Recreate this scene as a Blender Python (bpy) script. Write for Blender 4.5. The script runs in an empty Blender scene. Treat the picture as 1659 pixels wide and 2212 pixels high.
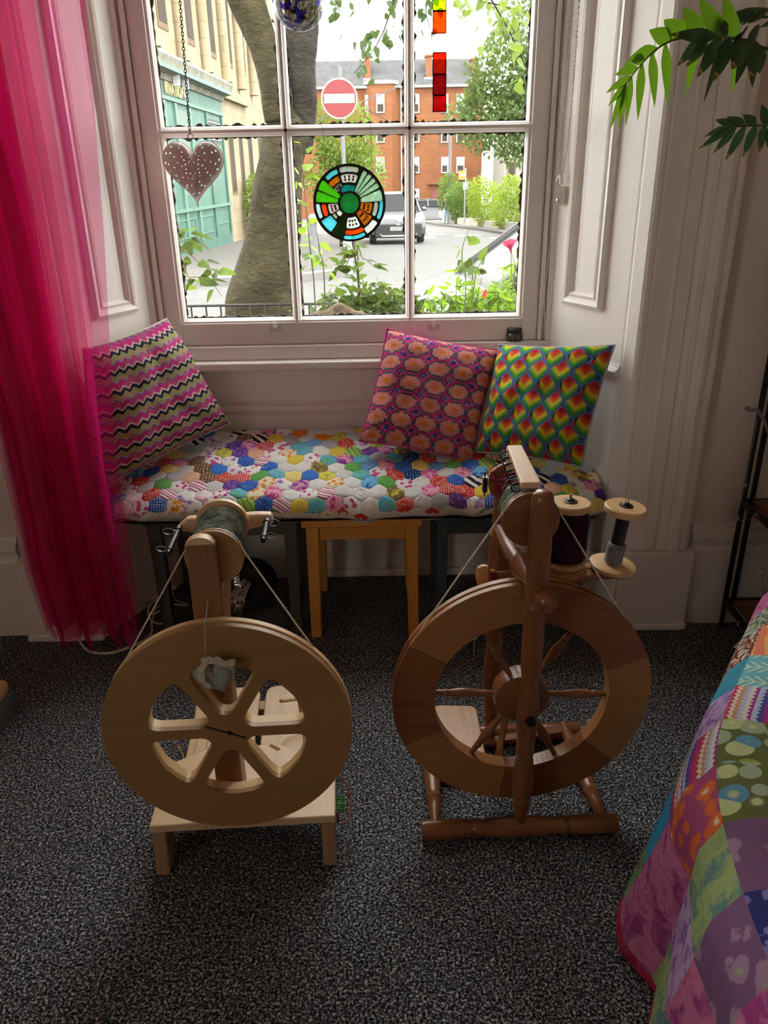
import bpy, bmesh, math, random
from math import sin, cos, pi, radians, sqrt, atan2, tan
from mathutils import Vector, Matrix, noise
from mathutils.geometry import tessellate_polygon
random.seed(7)
S = bpy.context.scene
COL = S.collection
# ------------------------------------------------------------------ camera
TH = radians(23.65); RH = math.atan(0.01858); CAMZ = 1.40; FPX = 1661.0
CF = Vector((0, cos(TH), -sin(TH))); _u0 = Vector((0, sin(TH), cos(TH)))
CR = Vector((1, 0, 0)) * cos(RH) - _u0 * sin(RH); CU = Vector((1, 0, 0)) * sin(RH) + _u0 * cos(RH)
cam = bpy.data.objects.new('camera', bpy.data.cameras.new('camera'))
COL.objects.link(cam)
cam.data.sensor_fit = 'VERTICAL'; cam.data.sensor_height = 24.0
cam.data.lens = 24.0 * FPX / 2212.0; cam.data.clip_start = 0.02; cam.data.clip_end = 600
cam.matrix_world = Matrix(((CR.x, CU.x, -CF.x, 0), (CR.y, CU.y, -CF.y, 0), (CR.z, CU.z, -CF.z, CAMZ), (0, 0, 0, 1)))
S.camera = cam
def at(x, y, Y):                      # point seen at photo pixel (x, y) at distance Y in front of the camera
    d = CF + CR * ((x - 829.5) / FPX) - CU * ((y - 1106) / FPX)
    return Vector((0, 0, CAMZ)) + d * (Y / d.y)
def atz(x, y, z):
    d = CF + CR * ((x - 829.5) / FPX) - CU * ((y - 1106) / FPX)
    return Vector((0, 0, CAMZ)) + d * ((z - CAMZ) / d.z)
# ------------------------------------------------------------------ light
W = bpy.data.worlds.new('overcast_sky'); S.world = W; W.use_nodes = True
bg = W.node_tree.nodes['Background']; bg.inputs[0].default_value = (1.0, 0.985, 0.95, 1); bg.inputs[1].default_value = 9.0
sl = bpy.data.lights.new('hazy_sun', 'SUN'); sl.energy = 4.0; sl.angle = radians(25); sl.color = (1.0, 0.95, 0.86)
so = bpy.data.objects.new('hazy_sun', sl); COL.objects.link(so)
so.rotation_euler = Vector((-0.62, 0.50, -1.0)).to_track_quat('-Z', 'Y').to_euler()
S.view_settings.view_transform = 'Standard'; S.view_settings.look = 'None'
S.view_settings.exposure = 0.0; S.view_settings.gamma = 1.0; S.view_settings.use_curve_mapping = False
S.cycles.max_bounces = 9; S.cycles.diffuse_bounces = 6; S.cycles.transparent_max_bounces = 24
S.cycles.transmission_bounces = 8; S.cycles.caustics_reflective = False; S.cycles.caustics_refractive = False
S.cycles.sample_clamp_indirect = 6.0
# ------------------------------------------------------------------ shader helper
class X:
    nt = None
    def __init__(s, k): s.k = k
    @staticmethod
    def m(op, *a):
        n = X.nt.nodes.new('ShaderNodeMath'); n.operation = op
        for i, v in enumerate(a):
            if isinstance(v, X): X.nt.links.new(v.k, n.inputs[i])
            else: n.inputs[i].default_value = v
        return X(n.outputs[0])
    def __add__(s, o): return X.m('ADD', s, o)
    def __radd__(s, o): return X.m('ADD', s, o)
    def __sub__(s, o): return X.m('SUBTRACT', s, o)
    def __rsub__(s, o): return X.m('SUBTRACT', o, s)
    def __mul__(s, o): return X.m('MULTIPLY', s, o)
    def __rmul__(s, o): return X.m('MULTIPLY', s, o)
    def __truediv__(s, o): return X.m('DIVIDE', s, o)
    def abs(s): return X.m('ABSOLUTE', s)
    def frac(s): return X.m('FRACT', s)
    def floor(s): return X.m('FLOOR', s)
    def cos(s): return X.m('COSINE', s)
    def sin(s): return X.m('SINE', s)
    def lt(s, o): return X.m('LESS_THAN', s, o)
    def gt(s, o): return X.m('GREATER_THAN', s, o)
    def min(s, o): return X.m('MINIMUM', s, o)
    def max(s, o): return X.m('MAXIMUM', s, o)
    def sqrt(s): return X.m('SQRT', s)
class Mat:
    def __init__(s, name, rough=0.5, metal=0.0, spec=0.5, col=(0.8, 0.8, 0.8)):
        s.m = bpy.data.materials.new(name); s.m.use_nodes = True; s.nt = s.m.node_tree; X.nt = s.nt
        s.p = s.nt.nodes['Principled BSDF']; s.p.inputs['Roughness'].default_value = rough
        s.p.inputs['Metallic'].default_value = metal; s.p.inputs['Specular IOR Level'].default_value = spec
        s.p.inputs['Base Color'].default_value = (*col, 1); s.m.diffuse_color = (*col, 1)
    def node(s, t): return s.nt.nodes.new(t)
    def link(s, a, b): s.nt.links.new(a.k if isinstance(a, X) else a, b)
    def coord(s, kind='Object', scale=(1, 1, 1), rot=(0, 0, 0)):
        t = s.node('ShaderNodeTexCoord'); mp = s.node('ShaderNodeMapping')
        mp.inputs['Scale'].default_value = scale; mp.inputs['Rotation'].default_value = rot
        s.link(t.outputs[kind], mp.inputs[0]); return mp.outputs[0]
    def noise(s, v, scale, detail=3, rough=.55, dist=0):
        n = s.node('ShaderNodeTexNoise'); n.inputs['Scale'].default_value = scale; n.inputs['Detail'].default_value = detail
        n.inputs['Roughness'].default_value = rough; n.inputs['Distortion'].default_value = dist
        s.link(v, n.inputs['Vector']); return X(n.outputs[0])
    def vor(s, v, scale, out='Distance', feat='F1', rnd=1.0):
        n = s.node('ShaderNodeTexVoronoi'); n.feature = feat; n.inputs['Scale'].default_value = scale
        n.inputs['Randomness'].default_value = rnd; s.link(v, n.inputs['Vector']); return X(n.outputs[out])
    def sep(s, v):
        n = s.node('ShaderNodeSeparateXYZ'); s.link(v, n.inputs[0]); return [X(o) for o in n.outputs]
    def ramp(s, f, stops, interp='LINEAR'):
        n = s.node('ShaderNodeValToRGB'); n.color_ramp.interpolation = interp; e = n.color_ramp.elements
        while len(e) < len(stops): e.new(0.5)
        for i, (p, c) in enumerate(stops): e[i].position = p; e[i].color = (*c, 1)
        s.link(f, n.inputs[0]); return n.outputs[0]
    def mix(s, f, a, b, mode='MIX'):
        n = s.node('ShaderNodeMix'); n.data_type = 'RGBA'; n.blend_type = mode
        for v, i in ((f, 0), (a, 6), (b, 7)):
            if isinstance(v, X): s.link(v.k, n.inputs[i])
            elif isinstance(v, (int, float)): n.inputs[i].default_value = v
            elif isinstance(v, tuple): n.inputs[i].default_value = (*v, 1)
            else: s.link(v, n.inputs[i])
        return n.outputs[2]
    def base(s, c): s.link(c, s.p.inputs['Base Color']); return s
    def bump(s, h, strength=.3, dist=.002):
        n = s.node('ShaderNodeBump'); n.inputs['Strength'].default_value = strength; n.inputs['Distance'].default_value = dist
        s.link(h, n.inputs['Height']); s.link(n.outputs[0], s.p.inputs['Normal']); return s
MATS = {}
def plain(name, col, rough=.5, metal=0., var=.12, scale=30, bump=0., bscale=200, spec=.5):
    if name in MATS: return MATS[name]
    a = Mat(name, rough, metal, spec, col); v = a.coord()
    n = a.noise(v, scale)
    lo = tuple(c * (1 - var) for c in col); hi = tuple(min(1, c * (1 + var)) for c in col)
    a.base(a.ramp(n, [(0.3, lo), (0.7, hi)]))
    if bump: a.bump(a.noise(v, bscale, 2), bump, .001)
    MATS[name] = a.m; return a.m
def wood(name, col, dark, rough=.4, axis=2, sc=1.0, fig=.5):
    if name in MATS: return MATS[name]
    a = Mat(name, rough, 0, .5, col); scl = [26 * sc] * 3; scl[axis] = 2.2 * sc
    v = a.coord('Object', tuple(scl)); n = a.noise(v, 2.2, 5, .6, .6); n2 = a.noise(v, 14, 2, .5)
    f = n * .75 + n2 * .25
    a.base(a.ramp(f, [(.30, dark), (.5, tuple(d + (c - d) * (1 - fig * .3) for c, d in zip(col, dark))), (.72, col)]))
    a.bump(n2, .12, .0006); MATS[name] = a.m; return a.m
def tglass(name, tint, gloss=.06, rough=.02, white=0.0, tex=0, streak=None):
    """thin clear or coloured glass: tinted see-through plus a little reflection"""
    if name in MATS: return MATS[name]
    a = Mat(name); nt = a.nt; nt.nodes.remove(a.p); out = nt.nodes['Material Output']
    tr = a.node('ShaderNodeBsdfTransparent'); tr.inputs[0].default_value = (*tint, 1)
    gl = a.node('ShaderNodeBsdfGlossy'); gl.inputs[1].default_value = rough
    mx = a.node('ShaderNodeMixShader'); mx.inputs[0].default_value = gloss
    v = a.coord()
    if tex:
        n = a.noise(v, tex, 3, .6, .4)
        dk = tuple(c * .72 for c in tint)
        a.link(a.ramp(n, [(.33, dk), (.6, tint)]), tr.inputs[0])
        b = a.node('ShaderNodeBump'); b.inputs['Strength'].default_value = .5; b.inputs['Distance'].default_value = .004
        a.link(n, b.inputs['Height']); a.link(b.outputs[0], gl.inputs['Normal'])
    a.link(tr.outputs[0], mx.inputs[1]); a.link(gl.outputs[0], mx.inputs[2]); last = mx.outputs[0]
    if white:
        df = a.node('ShaderNodeBsdfTranslucent'); df.inputs[0].default_value = (*tint, 1)
        m2 = a.node('ShaderNodeMixShader'); m2.inputs[0].default_value = white
        a.link(last, m2.inputs[1]); a.link(df.outputs[0], m2.inputs[2]); last = m2.outputs[0]
    a.link(last, out.inputs[0]); a.m.diffuse_color = (*tint, 1); MATS[name] = a.m; return a.m
# ------------------------------------------------------------------ mesh helper
def basis(ax):
    ax = Vector(ax).normalized(); t = Vector((0, 0, 1)) if abs(ax.z) < .9 else Vector((0, 1, 0))
    u = t.cross(ax).normalized(); return u, ax.cross(u), ax
class MB:
    def __init__(s): s.v = []; s.f = []
    def add(s, vs, fs):
        n = len(s.v); s.v += [Vector(p) for p in vs]; s.f += [tuple(i + n for i in f) for f in fs]; return s
    def box(s, lo, hi, M=None):
        x0, y0, z0 = lo; x1, y1, z1 = hi
        vs = [Vector(p) for p in ((x0, y0, z0), (x1, y0, z0), (x1, y1, z0), (x0, y1, z0), (x0, y0, z1), (x1, y0, z1), (x1, y1, z1), (x0, y1, z1))]
        if M is not None: vs = [M @ p for p in vs]
        return s.add(vs, [(0, 3, 2, 1), (4, 5, 6, 7), (0, 1, 5, 4), (1, 2, 6, 5), (2, 3, 7, 6), (3, 0, 4, 7)])
    def beam(s, a, b, w, h, up=(0, 0, 1)):
        a = Vector(a); b = Vector(b); d = (b - a).normalized(); r = d.cross(Vector(up)).normalized(); u = r.cross(d)
        vs = [p + r * (sx * w / 2) + u * (sz * h / 2) for p in (a, b) for sx, sz in ((-1, -1), (1, -1), (1, 1), (-1, 1))]
        return s.add(vs, [(0, 1, 2, 3), (7, 6, 5, 4), (0, 4, 5, 1), (1, 5, 6, 2), (2, 6, 7, 3), (3, 7, 4, 0)])
    def lathe(s, prof, o=(0, 0, 0), ax=(0, 0, 1), seg=20):
        u, v, w = basis(ax); o = Vector(o); n0 = len(s.v)
        for r, t in prof:
            for k in range(seg):
                a = 2 * pi * k / seg; s.v.append(o + w * t + (u * cos(a) + v * sin(a)) * r)
        for i in range(len(prof) - 1):
            for k in range(seg):
                k2 = (k + 1) % seg
                s.f.append((n0 + i * seg + k, n0 + i * seg + k2, n0 + (i + 1) * seg + k2, n0 + (i + 1) * seg + k))
        s.f.append(tuple(n0 + k for k in reversed(range(seg)))); m = n0 + (len(prof) - 1) * seg
        s.f.append(tuple(m + k for k in range(seg))); return s
    def tube(s, pts, r, seg=6, closed=False):
        pts = [Vector(p) for p in pts]; n = len(pts); n0 = len(s.v); pu = None
        for i, p in enumerate(pts):
            d = (pts[(i + 1) % n] - pts[i - 1]) if (closed or 0 < i < n - 1) else (pts[1] - pts[0] if i == 0 else pts[-1] - pts[-2])
            if d.length < 1e-9: d = Vector((0, 0, 1))
            d.normalize()
            if pu is None: u = basis(d)[0]
            else:
                u = pu - d * pu.dot(d); u = u.normalized() if u.length > 1e-6 else basis(d)[0]
            pu = u; v = d.cross(u); rr = r[i] if isinstance(r, (list, tuple)) else r
            for k in range(seg):
                a = 2 * pi * k / seg; s.v.append(p + (u * cos(a) + v * sin(a)) * rr)
        for i in range(n if closed else n - 1):
            j = (i + 1) % n
            for k in range(seg):
                k2 = (k + 1) % seg; s.f.append((n0 + i * seg + k, n0 + i * seg + k2, n0 + j * seg + k2, n0 + j * seg + k))
        if not closed:
            s.f.append(tuple(n0 + k for k in reversed(range(seg)))); s.f.append(tuple(n0 + (n - 1) * seg + k for k in range(seg)))
        return s
    def prism(s, poly, vec):
        n = len(poly); vec = Vector(vec); vs = [Vector(p) for p in poly] + [Vector(p) + vec for p in poly]
        return s.add(vs, [tuple(reversed(range(n))), tuple(range(n, 2 * n))] + [(i, (i + 1) % n, n + (i + 1) % n, n + i) for i in range(n)])
    def plate(s, outer, holes, f, thick):
        """2D loops -> plate with real holes; f(x, y, t) places the point, t = 0 front, thick back"""
        loops = [outer] + holes; flat = [p for l in loops for p in l]
        tri = tessellate_polygon([[Vector((p[0], p[1], 0)) for p in l] for l in loops]); n = len(flat)
        vs = [f(p[0], p[1], 0) for p in flat] + [f(p[0], p[1], thick) for p in flat]; fs = []
        for t in tri: fs.append(tuple(t)); fs.append(tuple(i + n for i in reversed(t)))
        k = 0
        for l in loops:
            for i in range(len(l)):
                a, b = k + i, k + (i + 1) % len(l); fs.append((a, b, b + n, a + n))
            k += len(l)
        return s.add(vs, fs)
    def sphere(s, c, r, seg=12, rings=8, sc=(1, 1, 1)):
        c = Vector(c); n0 = len(s.v)
        for i in range(1, rings):
            for k in range(seg):
                a = 2 * pi * k / seg; b = pi * i / rings
                s.v.append(c + Vector((r * sin(b) * cos(a) * sc[0], r * sin(b) * sin(a) * sc[1], r * cos(b) * sc[2])))
        s.v += [c + Vector((0, 0, r * sc[2])), c - Vector((0, 0, r * sc[2]))]; T = len(s.v) - 2
        for i in range(rings - 2):
            for k in range(seg):
                k2 = (k + 1) % seg; s.f.append((n0 + i * seg + k, n0 + (i + 1) * seg + k, n0 + (i + 1) * seg + k2, n0 + i * seg + k2))
        for k in range(seg):
            k2 = (k + 1) % seg; s.f.append((T, n0 + k, n0 + k2)); m = n0 + (rings - 2) * seg; s.f.append((T + 1, m + k2, m + k))
        return s
    def grid(s, fn, nu, nv, closed_u=False):
        n0 = len(s.v); cu = nu if closed_u else nu + 1
        for j in range(nv + 1):
            for i in range(cu): s.v.append(Vector(fn(i / nu, j / nv)))
        for j in range(nv):
            for i in range(nu):
                a = n0 + j * cu + i; b = n0 + j * cu + (i + 1) % cu; s.f.append((a, b, b + cu, a + cu))
        return s
    def mesh(s, name, smooth=False, ang=.7, fix=False):
        me = bpy.data.meshes.new(name); me.from_pydata([tuple(p) for p in s.v], [], s.f); me.update()
        if fix:
            b = bmesh.new(); b.from_mesh(me); bmesh.ops.recalc_face_normals(b, faces=b.faces); b.to_mesh(me); b.free()
        if smooth:
            for p in me.polygons: p.use_smooth = True
            if ang: me.set_sharp_from_angle(angle=ang)
        return me
    def build(s, name, mat, parent=None, smooth=False, bevel=0., ang=.7, fix=True, seg=2, loc=None):
        if loc is not None: s.v = [p - Vector(loc) for p in s.v]
        o = bpy.data.objects.new(name, s.mesh(name, smooth, ang, fix)); COL.objects.link(o)
        if mat is not None: o.data.materials.append(mat)
        if parent is not None: o.parent = parent
        if loc is not None: o.location = loc
        if bevel:
            m = o.modifiers.new('bevel', 'BEVEL'); m.width = bevel; m.segments = seg; m.limit_method = 'ANGLE'; m.angle_limit = .6
            m.harden_normals = False
        return o
def thing(name, label, cat, loc=(0, 0, 0), rotz=0., group=None):
    o = bpy.data.objects.new(name, None); COL.objects.link(o); o.empty_display_size = .05
    o.location = loc; o.rotation_euler = (0, 0, rotz); return tag(o, label, cat, group)
def tag(o, label, cat, group=None, kind=None):
    o['label'] = label; o['category'] = cat
    if group: o['group'] = group
    if kind: o['kind'] = kind
    return o
def struct(o): o['kind'] = 'structure'; return o
def sroot(name, loc=(0, 0, 0)):
    o = bpy.data.objects.new(name, None); COL.objects.link(o); o.location = loc; o.empty_display_size = .05; return struct(o)
def rel(root):                         # world -> thing-local (translation only)
    l = Vector(root.location); return lambda p: Vector(p) - l
def setuv(o, uvs):                     # one uv for each vertex
    me = o.data; l = me.uv_layers.new(name='uv')
    for lp in me.loops: l.data[lp.index].uv = uvs[lp.vertex_index]
def catmull(pts, n):
    P = [Vector(p) for p in pts]; P = [2 * P[0] - P[1]] + P + [2 * P[-1] - P[-2]]; out = []
    for i in range(1, len(P) - 2):
        for k in range(n):
            t = k / n; a, b, c, d = P[i - 1], P[i], P[i + 1], P[i + 2]
            out.append(.5 * ((2 * b) + (c - a) * t + (2 * a - 5 * b + 4 * c - d) * t * t + (3 * b - a - 3 * c + d) * t ** 3))
    out.append(P[-2]); return out
def roundpoly(P, d, n=5):              # round the corners of a 2D polygon
    out = []; m = len(P)
    for i in range(m):
        a, b, c = Vector(P[i - 1]), Vector(P[i]), Vector(P[(i + 1) % m])
        dd = d[i] if isinstance(d, (list, tuple)) else d
        e1 = (a - b); e2 = (c - b); p = b + e1.normalized() * min(dd, e1.length * .49); q = b + e2.normalized() * min(dd, e2.length * .49)
        for k in range(n + 1):
            t = k / n; out.append(p * (1 - t) ** 2 + b * (2 * t * (1 - t)) + q * t * t)
    return out
def circ(r, n, c=(0, 0), a0=0.): return [(c[0] + r * cos(a0 + 2 * pi * k / n), c[1] + r * sin(a0 + 2 * pi * k / n)) for k in range(n)]
def lerp(a, b, t): return a + (b - a) * t
def itp(x, xs, ys):
    if x <= xs[0]: return ys[0]
    for i in range(len(xs) - 1):
        if x <= xs[i + 1]: return lerp(ys[i], ys[i + 1], (x - xs[i]) / (xs[i + 1] - xs[i]))
    return ys[-1]
# ------------------------------------------------------------------ materials
def paint(name, col, rough=.38):
    a = Mat(name, rough, 0, .5, col); v = a.coord('Object'); n = a.noise(v, 3, 4); n2 = a.noise(v, 55, 3); n3 = a.noise(a.coord('Object', (60, 60, 3)), 2, 2)
    a.base(a.ramp(n * .6 + n2 * .4, [(.3, tuple(c * .93 for c in col)), (.7, col)])); a.bump(n2 * .5 + n3 * .5, .22, .0012); return a.m
PAINT = paint('gloss_white_paint', (.88, .835, .79)); WALLP = paint('matt_wall_paint', (.84, .75, .67), .8); ROOMP = paint('warm_room_paint', (.84, .70, .575), .8)
SASH = paint('sash_white_paint', (.83, .785, .75), .35)
def carpet():
    a = Mat('charcoal_fleck_carpet', .95, 0, .15, (.03, .03, .034)); v = a.coord('Object')
    n = a.noise(v, 190, 2, .6, .5); n2 = a.noise(v, 420, 2, .5); f = n * .75 + n2 * .25
    a.base(a.ramp(f, [(.41, (.006, .006, .008)), (.48, (.03, .03, .033)), (.55, (.19, .19, .20)), (.63, (.58, .59, .62))]))
    a.bump(n * .6 + n2 * .4, .9, .006); return a.m
CARPET = carpet()
MDF = wood('birch_shaded_face', (.33, .185, .070), (.28, .15, .054), .42, 0, .5, .3)  # birch face with its shade put into the colour; edges stay lighter
MDFEDGE = wood('birch_edge', (.68, .46, .23), (.56, .36, .165), .45, 0, .8, .3)
PLY = wood('pale_plywood', (.66, .46, .265), (.56, .37, .19), .4, 1, .5, .3)
OAKX = wood('oak_x', (.24, .09, .032), (.13, .044, .015), .28, 0, 1.2); OAKY = wood('oak_y', (.24, .09, .032), (.13, .044, .015), .28, 1, 1.2)
OAKZ = wood('oak_z', (.24, .09, .032), (.13, .044, .015), .28, 2, 1.2); OAKP = wood('oak_pale', (.50, .25, .095), (.36, .16, .055), .33, 1, 1.0)
BEECH = wood('beech_pale', (.70, .45, .22), (.58, .34, .15), .35, 0, .8, .4); FLYW = wood('maple_flyer', (.74, .53, .34), (.62, .41, .24), .4, 1, 1.5, .4)
PINE = wood('orange_pine', (.62, .27, .055), (.48, .19, .035), .35, 2, .8); GREYP = plain('grey_green_paint', (.055, .058, .05), .45)
TEALP = plain('dark_teal_paint', (.035, .062, .075), .45); BLACKM = plain('black_iron', (.012, .012, .013), .42, .3)
BLACKP = plain('black_plastic', (.012, .012, .012), .35); STEEL = plain('steel', (.62, .62, .62), .25, 1.0, .05); BRASS = plain('dull_wire', (.5, .45, .36), .35, .9)
CORD = plain('cream_cord', (.66, .60, .48), .7); WPLAST = plain('white_plastic', (.82, .81, .78), .4); DARKWOOD = wood('dark_shelf_wood', (.20, .075, .035), (.09, .03, .015), .4, 0, 1.0)
GLASS = tglass('window_glass', (.96, .975, .97), .022, .0); PUTTY = plain('old_putty', (.10, .085, .07), .9)
# ------------------------------------------------------------------ the room
XC = -0.0965
def side(sx, x): return XC + sx * x
struct(MB().box((-2.3, -3.0, -.03), (2.5, 2.62, 0)).build('floor', CARPET))
struct(MB().box((-2.45, -3.15, 3.3), (2.65, 2.9, 3.4)).build('ceiling', ROOMP))
struct(MB().box((-2.45, -3.15, -.03), (-2.3, -1.62, 3.3)).box((-2.45, -.78, -.03), (-2.3, 2.24, 3.3)).box((-2.45, -1.62, -.03), (-2.3, -.78, 1.1)).box((-2.45, -1.62, 2.2), (-2.3, -.78, 3.3)).build('wall_left', ROOMP))   # opening for an added window behind the camera, there for fill light
struct(MB().box((2.5, -3.15, -.03), (2.65, 2.24, 3.3)).build('wall_right', ROOMP))
struct(MB().box((-2.45, -3.15, -.03), (2.65, -3.0, 3.3)).build('wall_front', ROOMP))
w2 = sroot('added_fill_window', (-2.38, -1.2, 1.1)); fr = MB()  # added, unseen window that lets fill light into the room
for y in (-.42, .375): fr.box((-.03, y, 0), (.03, y + .045, 1.1))
for z in (0, .53, 1.05): fr.box((-.03, -.42, z), (.03, .42, z + .05))
fr.build('sash_frame', SASH, w2)
for j in range(2): MB().box((-.004, -.375, .05 + j * .52), (.004, .375, .53 + j * .52)).build('pane', GLASS, w2)
wb = MB()
for sx in (-1, 1):
    far = -2.45 if sx < 0 else 2.65
    P = [(far, 2.24), (side(sx, 1.06), 2.24), (side(sx, 1.06), 2.215), (side(sx, .8515), 2.215), (side(sx, .66), 2.60), (side(sx, .66), 2.88), (far, 2.88)]
    wb.prism([(x, y, -.03) for x, y in P], (0, 0, 3.4))
wb.box((side(-1, .66), 2.60, -.03), (side(1, .66), 2.88, .815)).box((side(-1, .66), 2.60, 3.1), (side(1, .66), 2.88, 3.4))
struct(wb.build('wall_back', WALLP))
def frame_sweep(mb, f, u0, u1, z0, z1, prof):
    """moulding of profile [(inset, height)] mitred round a rectangle"""
    n = len(prof); vs = []
    for a, b, du, dz in ((u0, z0, 1, 1), (u1, z0, -1, 1), (u1, z1, -1, -1), (u0, z1, 1, -1)):
        vs += [f(a + du * i, b + dz * i, h) for i, h in prof]
    fs = []
    for k in range(4):
        for i in range(n - 1):
            a = k * n + i; b = ((k + 1) % 4) * n + i; fs.append((a, b, b + 1, a + 1))
    mb.add(vs, fs)
for k, sx in ((1, -1), (2, 1)):
    # pilaster (architrave) with reeded mouldings on a plinth block
    r = sroot('trim_%d' % k, (side(sx, .95), 2.2, 0))
    prof = [(0, .02), (0, 0), (.004, -.003), (.052, -.003), (.056, -.007), (.063, -.007), (.067, -.003), (.104, -.003), (.108, .004), (.113, -.004), (.122, -.012), (.136, -.013), (.141, -.008),
            (.150, -.022), (.165, -.025), (.178, -.02), (.184, -.009), (.200, -.009), (.2085, -.006), (.2085, .04)]
    pl = [(side(sx, .8515 + x), 2.2 + y) for x, y in prof]
    m = MB(); m.prism([(x, y, .29) for x, y in pl], (0, 0, 2.98)); m.build('fluted_shaft', PAINT, r, loc=None).location = -Vector(r.location)
    x0, x1 = sorted((side(sx, .8465), side(sx, 1.085))); L = Vector(r.location)
    MB().box((x0 - L.x, -.02, .02), (x1 - L.x, .05, .285)).box((x0 - L.x - .006, -.027, 0), (x1 - L.x + .006, .05, .022)).build('plinth_block', PAINT, r, bevel=.004)
    # baseboard with moulded top
    x0 = side(sx, 1.085); x1 = -2.3 if sx < 0 else 2.5
    bp = [(0, 0), (-.024, 0), (-.024, .27), (-.018, .285), (-.020, .30), (-.026, .315), (-.020, .335), (-.010, .345), (-.006, .36), (0, .36)]
    struct(MB().prism([(x0, 2.24 + a, b) for a, b in bp], (x1 - x0, 0, 0)).build('baseboard_%s' % ('left' if sx < 0 else 'right'), PAINT))
    # splayed reveal with shutter panel
    A = Vector((side(sx, .66), 2.60, 0)); B = Vector((side(sx, .8515), 2.20, 0)); D = (B - A); Lr = D.length; D.normalize(); Nn = Vector((-sx * abs(D.y), -sx * sx * 0 - abs(D.x), 0)).normalized()
    q = lambda u, z, h: A + D * (u * Lr) + Nn * h + Vector((0, 0, z))
    r = sroot('trim_%d' % (k + 2), tuple(q(.5, 0, 0))); R0 = Vector(r.location)
    m = MB()
    pf = [(0, 0), (0, .012), (.02, .016), (.05, .010), (.80, .010), (.815, .010), (.825, .001), (.845, .001), (.85, .016), (.87, .020), (.965, .020), (.985, .016), (1.0, .008), (1.0, 0)]
    m.prism([q(u, .30, h) - R0 for u, h in pf], (0, 0, 2.8)); m.build('shutter_face', PAINT, r)
    m = MB(); m.prism([q(u, 0, h * .6) - R0 for u, h in pf], (0, 0, .30)); m.build('lower_face', PAINT, r)
    m = MB(); fq = lambda u, z, h: q(u / Lr, z, h) - R0
    frame_sweep(m, fq, .18 * Lr, .60 * Lr, 1.015, 2.95, [(0, .008), (0, .020), (.010, .026), (.020, .024), (.026, .016), (.034, .022), (.040, .014), (.046, .006), (.052, .006), (.052, .011), (.060, .011), (.062, .009)])
    m.box((0, 0, 0), (0, 0, 0)); m.build('panel_moulding', PAINT, r)
    m = MB(); m.add([fq(.18 * Lr + .06, 1.07, .0105), fq(.60 * Lr - .06, 1.07, .0105), fq(.60 * Lr - .06, 2.9, .0105), fq(.18 * Lr + .06, 2.9, .0105)], [(0, 1, 2, 3)]); m.build('panel_field', PAINT, r)
    m = MB()
    m.prism([fq(.82 * Lr, .835, 0), fq(.82 * Lr, .835, .026), fq(.82 * Lr, .850, .030), fq(.82 * Lr, .862, .016), fq(.82 * Lr, .87, .013), fq(.82 * Lr, .87, 0)], D * (-.80 * Lr)); m.build('dado_bead', PAINT, r)
    m = MB(); m.lathe([(.004, 0), (.004, .13)], fq(.03 * Lr, .97, .016), (0, 0, 1), 8); m.build('hinge', PAINT, r)
# window board, apron and beads
r = sroot('trim_5', (XC, 2.58, .8))
f = rel(r); m = MB(); m.box(f((side(-1, .70), 2.53, .812)), f((side(1, .70), 2.62, .838))); m.build('window_board', SASH, r, bevel=.006)
MB().box(f((side(-1, .665), 2.575, .838)), f((side(1, .665), 2.66, .884))).build('inner_sill', SASH, r, bevel=.004)
MB().box(f((side(-1, .66), 2.592, .69)), f((side(1, .66), 2.605, .80))).box(f((side(-1, .66), 2.590, .655)), f((side(1, .66), 2.605, .675))).box(f((side(-1, .66), 2.594, .03)), f((side(1, .66), 2.605, .64))).build('apron_panel', PAINT, r, bevel=.003)
MB().box(f((side(-1, .66), 2.585, 0)), f((side(1, .66), 2.6, .03))).build('apron_bead', PAINT, r, bevel=.004)
# the sash window
w = sroot('window_1', (XC, 2.62, .88)); f = rel(w)
GX = [-.663, -.277, .099, .470]; GXL, GXR = GX[0], GX[-1]
def bar_v(name, x, z0, z1, y, wd=.030):
    m = MB(); h = wd / 2
    P = [(-h, .012), (-h, -.004), (-h * .75, -.012), (-h * .38, -.018), (-h * .30, -.026), (h * .30, -.026), (h * .38, -.018), (h * .75, -.012), (h, -.004), (h, .012)]
    m.prism([f((x + a, y + b, z0)) for a, b in P], (0, 0, z1 - z0)); m.build(name, SASH, w)
def bar_h(name, z, x0, x1, y, wd=.030):
    m = MB(); h = wd / 2
    P = [(-h, .012), (-h, -.004), (-h * .75, -.012), (-h * .38, -.018), (-h * .30, -.026), (h * .30, -.026), (h * .38, -.018), (h * .75, -.012), (h, -.004), (h, .012)]
    m.prism([f((x0, y + b, z + a)) for a, b in P], (x1 - x0, 0, 0)); m.build(name, SASH, w)
def ragged(x0, x1, z0, z1, y, seed):
    rnd = random.Random(seed); out = []; inn = []
    def edge(ax, az, bx, bz, nx, nz, n):
        for k in range(n):
            t = (k + .5) / n; d = .004 + rnd.random() ** 2.5 * .009
            inn.append((ax + (bx - ax) * t + nx * d, az + (bz - az) * t + nz * d)); out.append((ax + (bx - ax) * t, az + (bz - az) * t))
    edge(x0, z0, x1, z0, 0, 1, 40); edge(x1, z0, x1, z1, -1, 0, 50); edge(x1, z1, x0, z1, 0, -1, 40); edge(x0, z1, x0, z0, 1, 0, 50)
    n = len(out); m = MB(); m.add([f((a, y, b)) for a, b in out] + [f((a, y, b)) for a, b in inn] + [f((a, y + .006, b)) for a, b in inn], [(i, (i + 1) % n, n + (i + 1) % n, n + i) for i in range(n)] + [(n + i, n + (i + 1) % n, 2 * n + (i + 1) % n, 2 * n + i) for i in range(n)])
    m.build('putty', PUTTY, w, fix=False)
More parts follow.
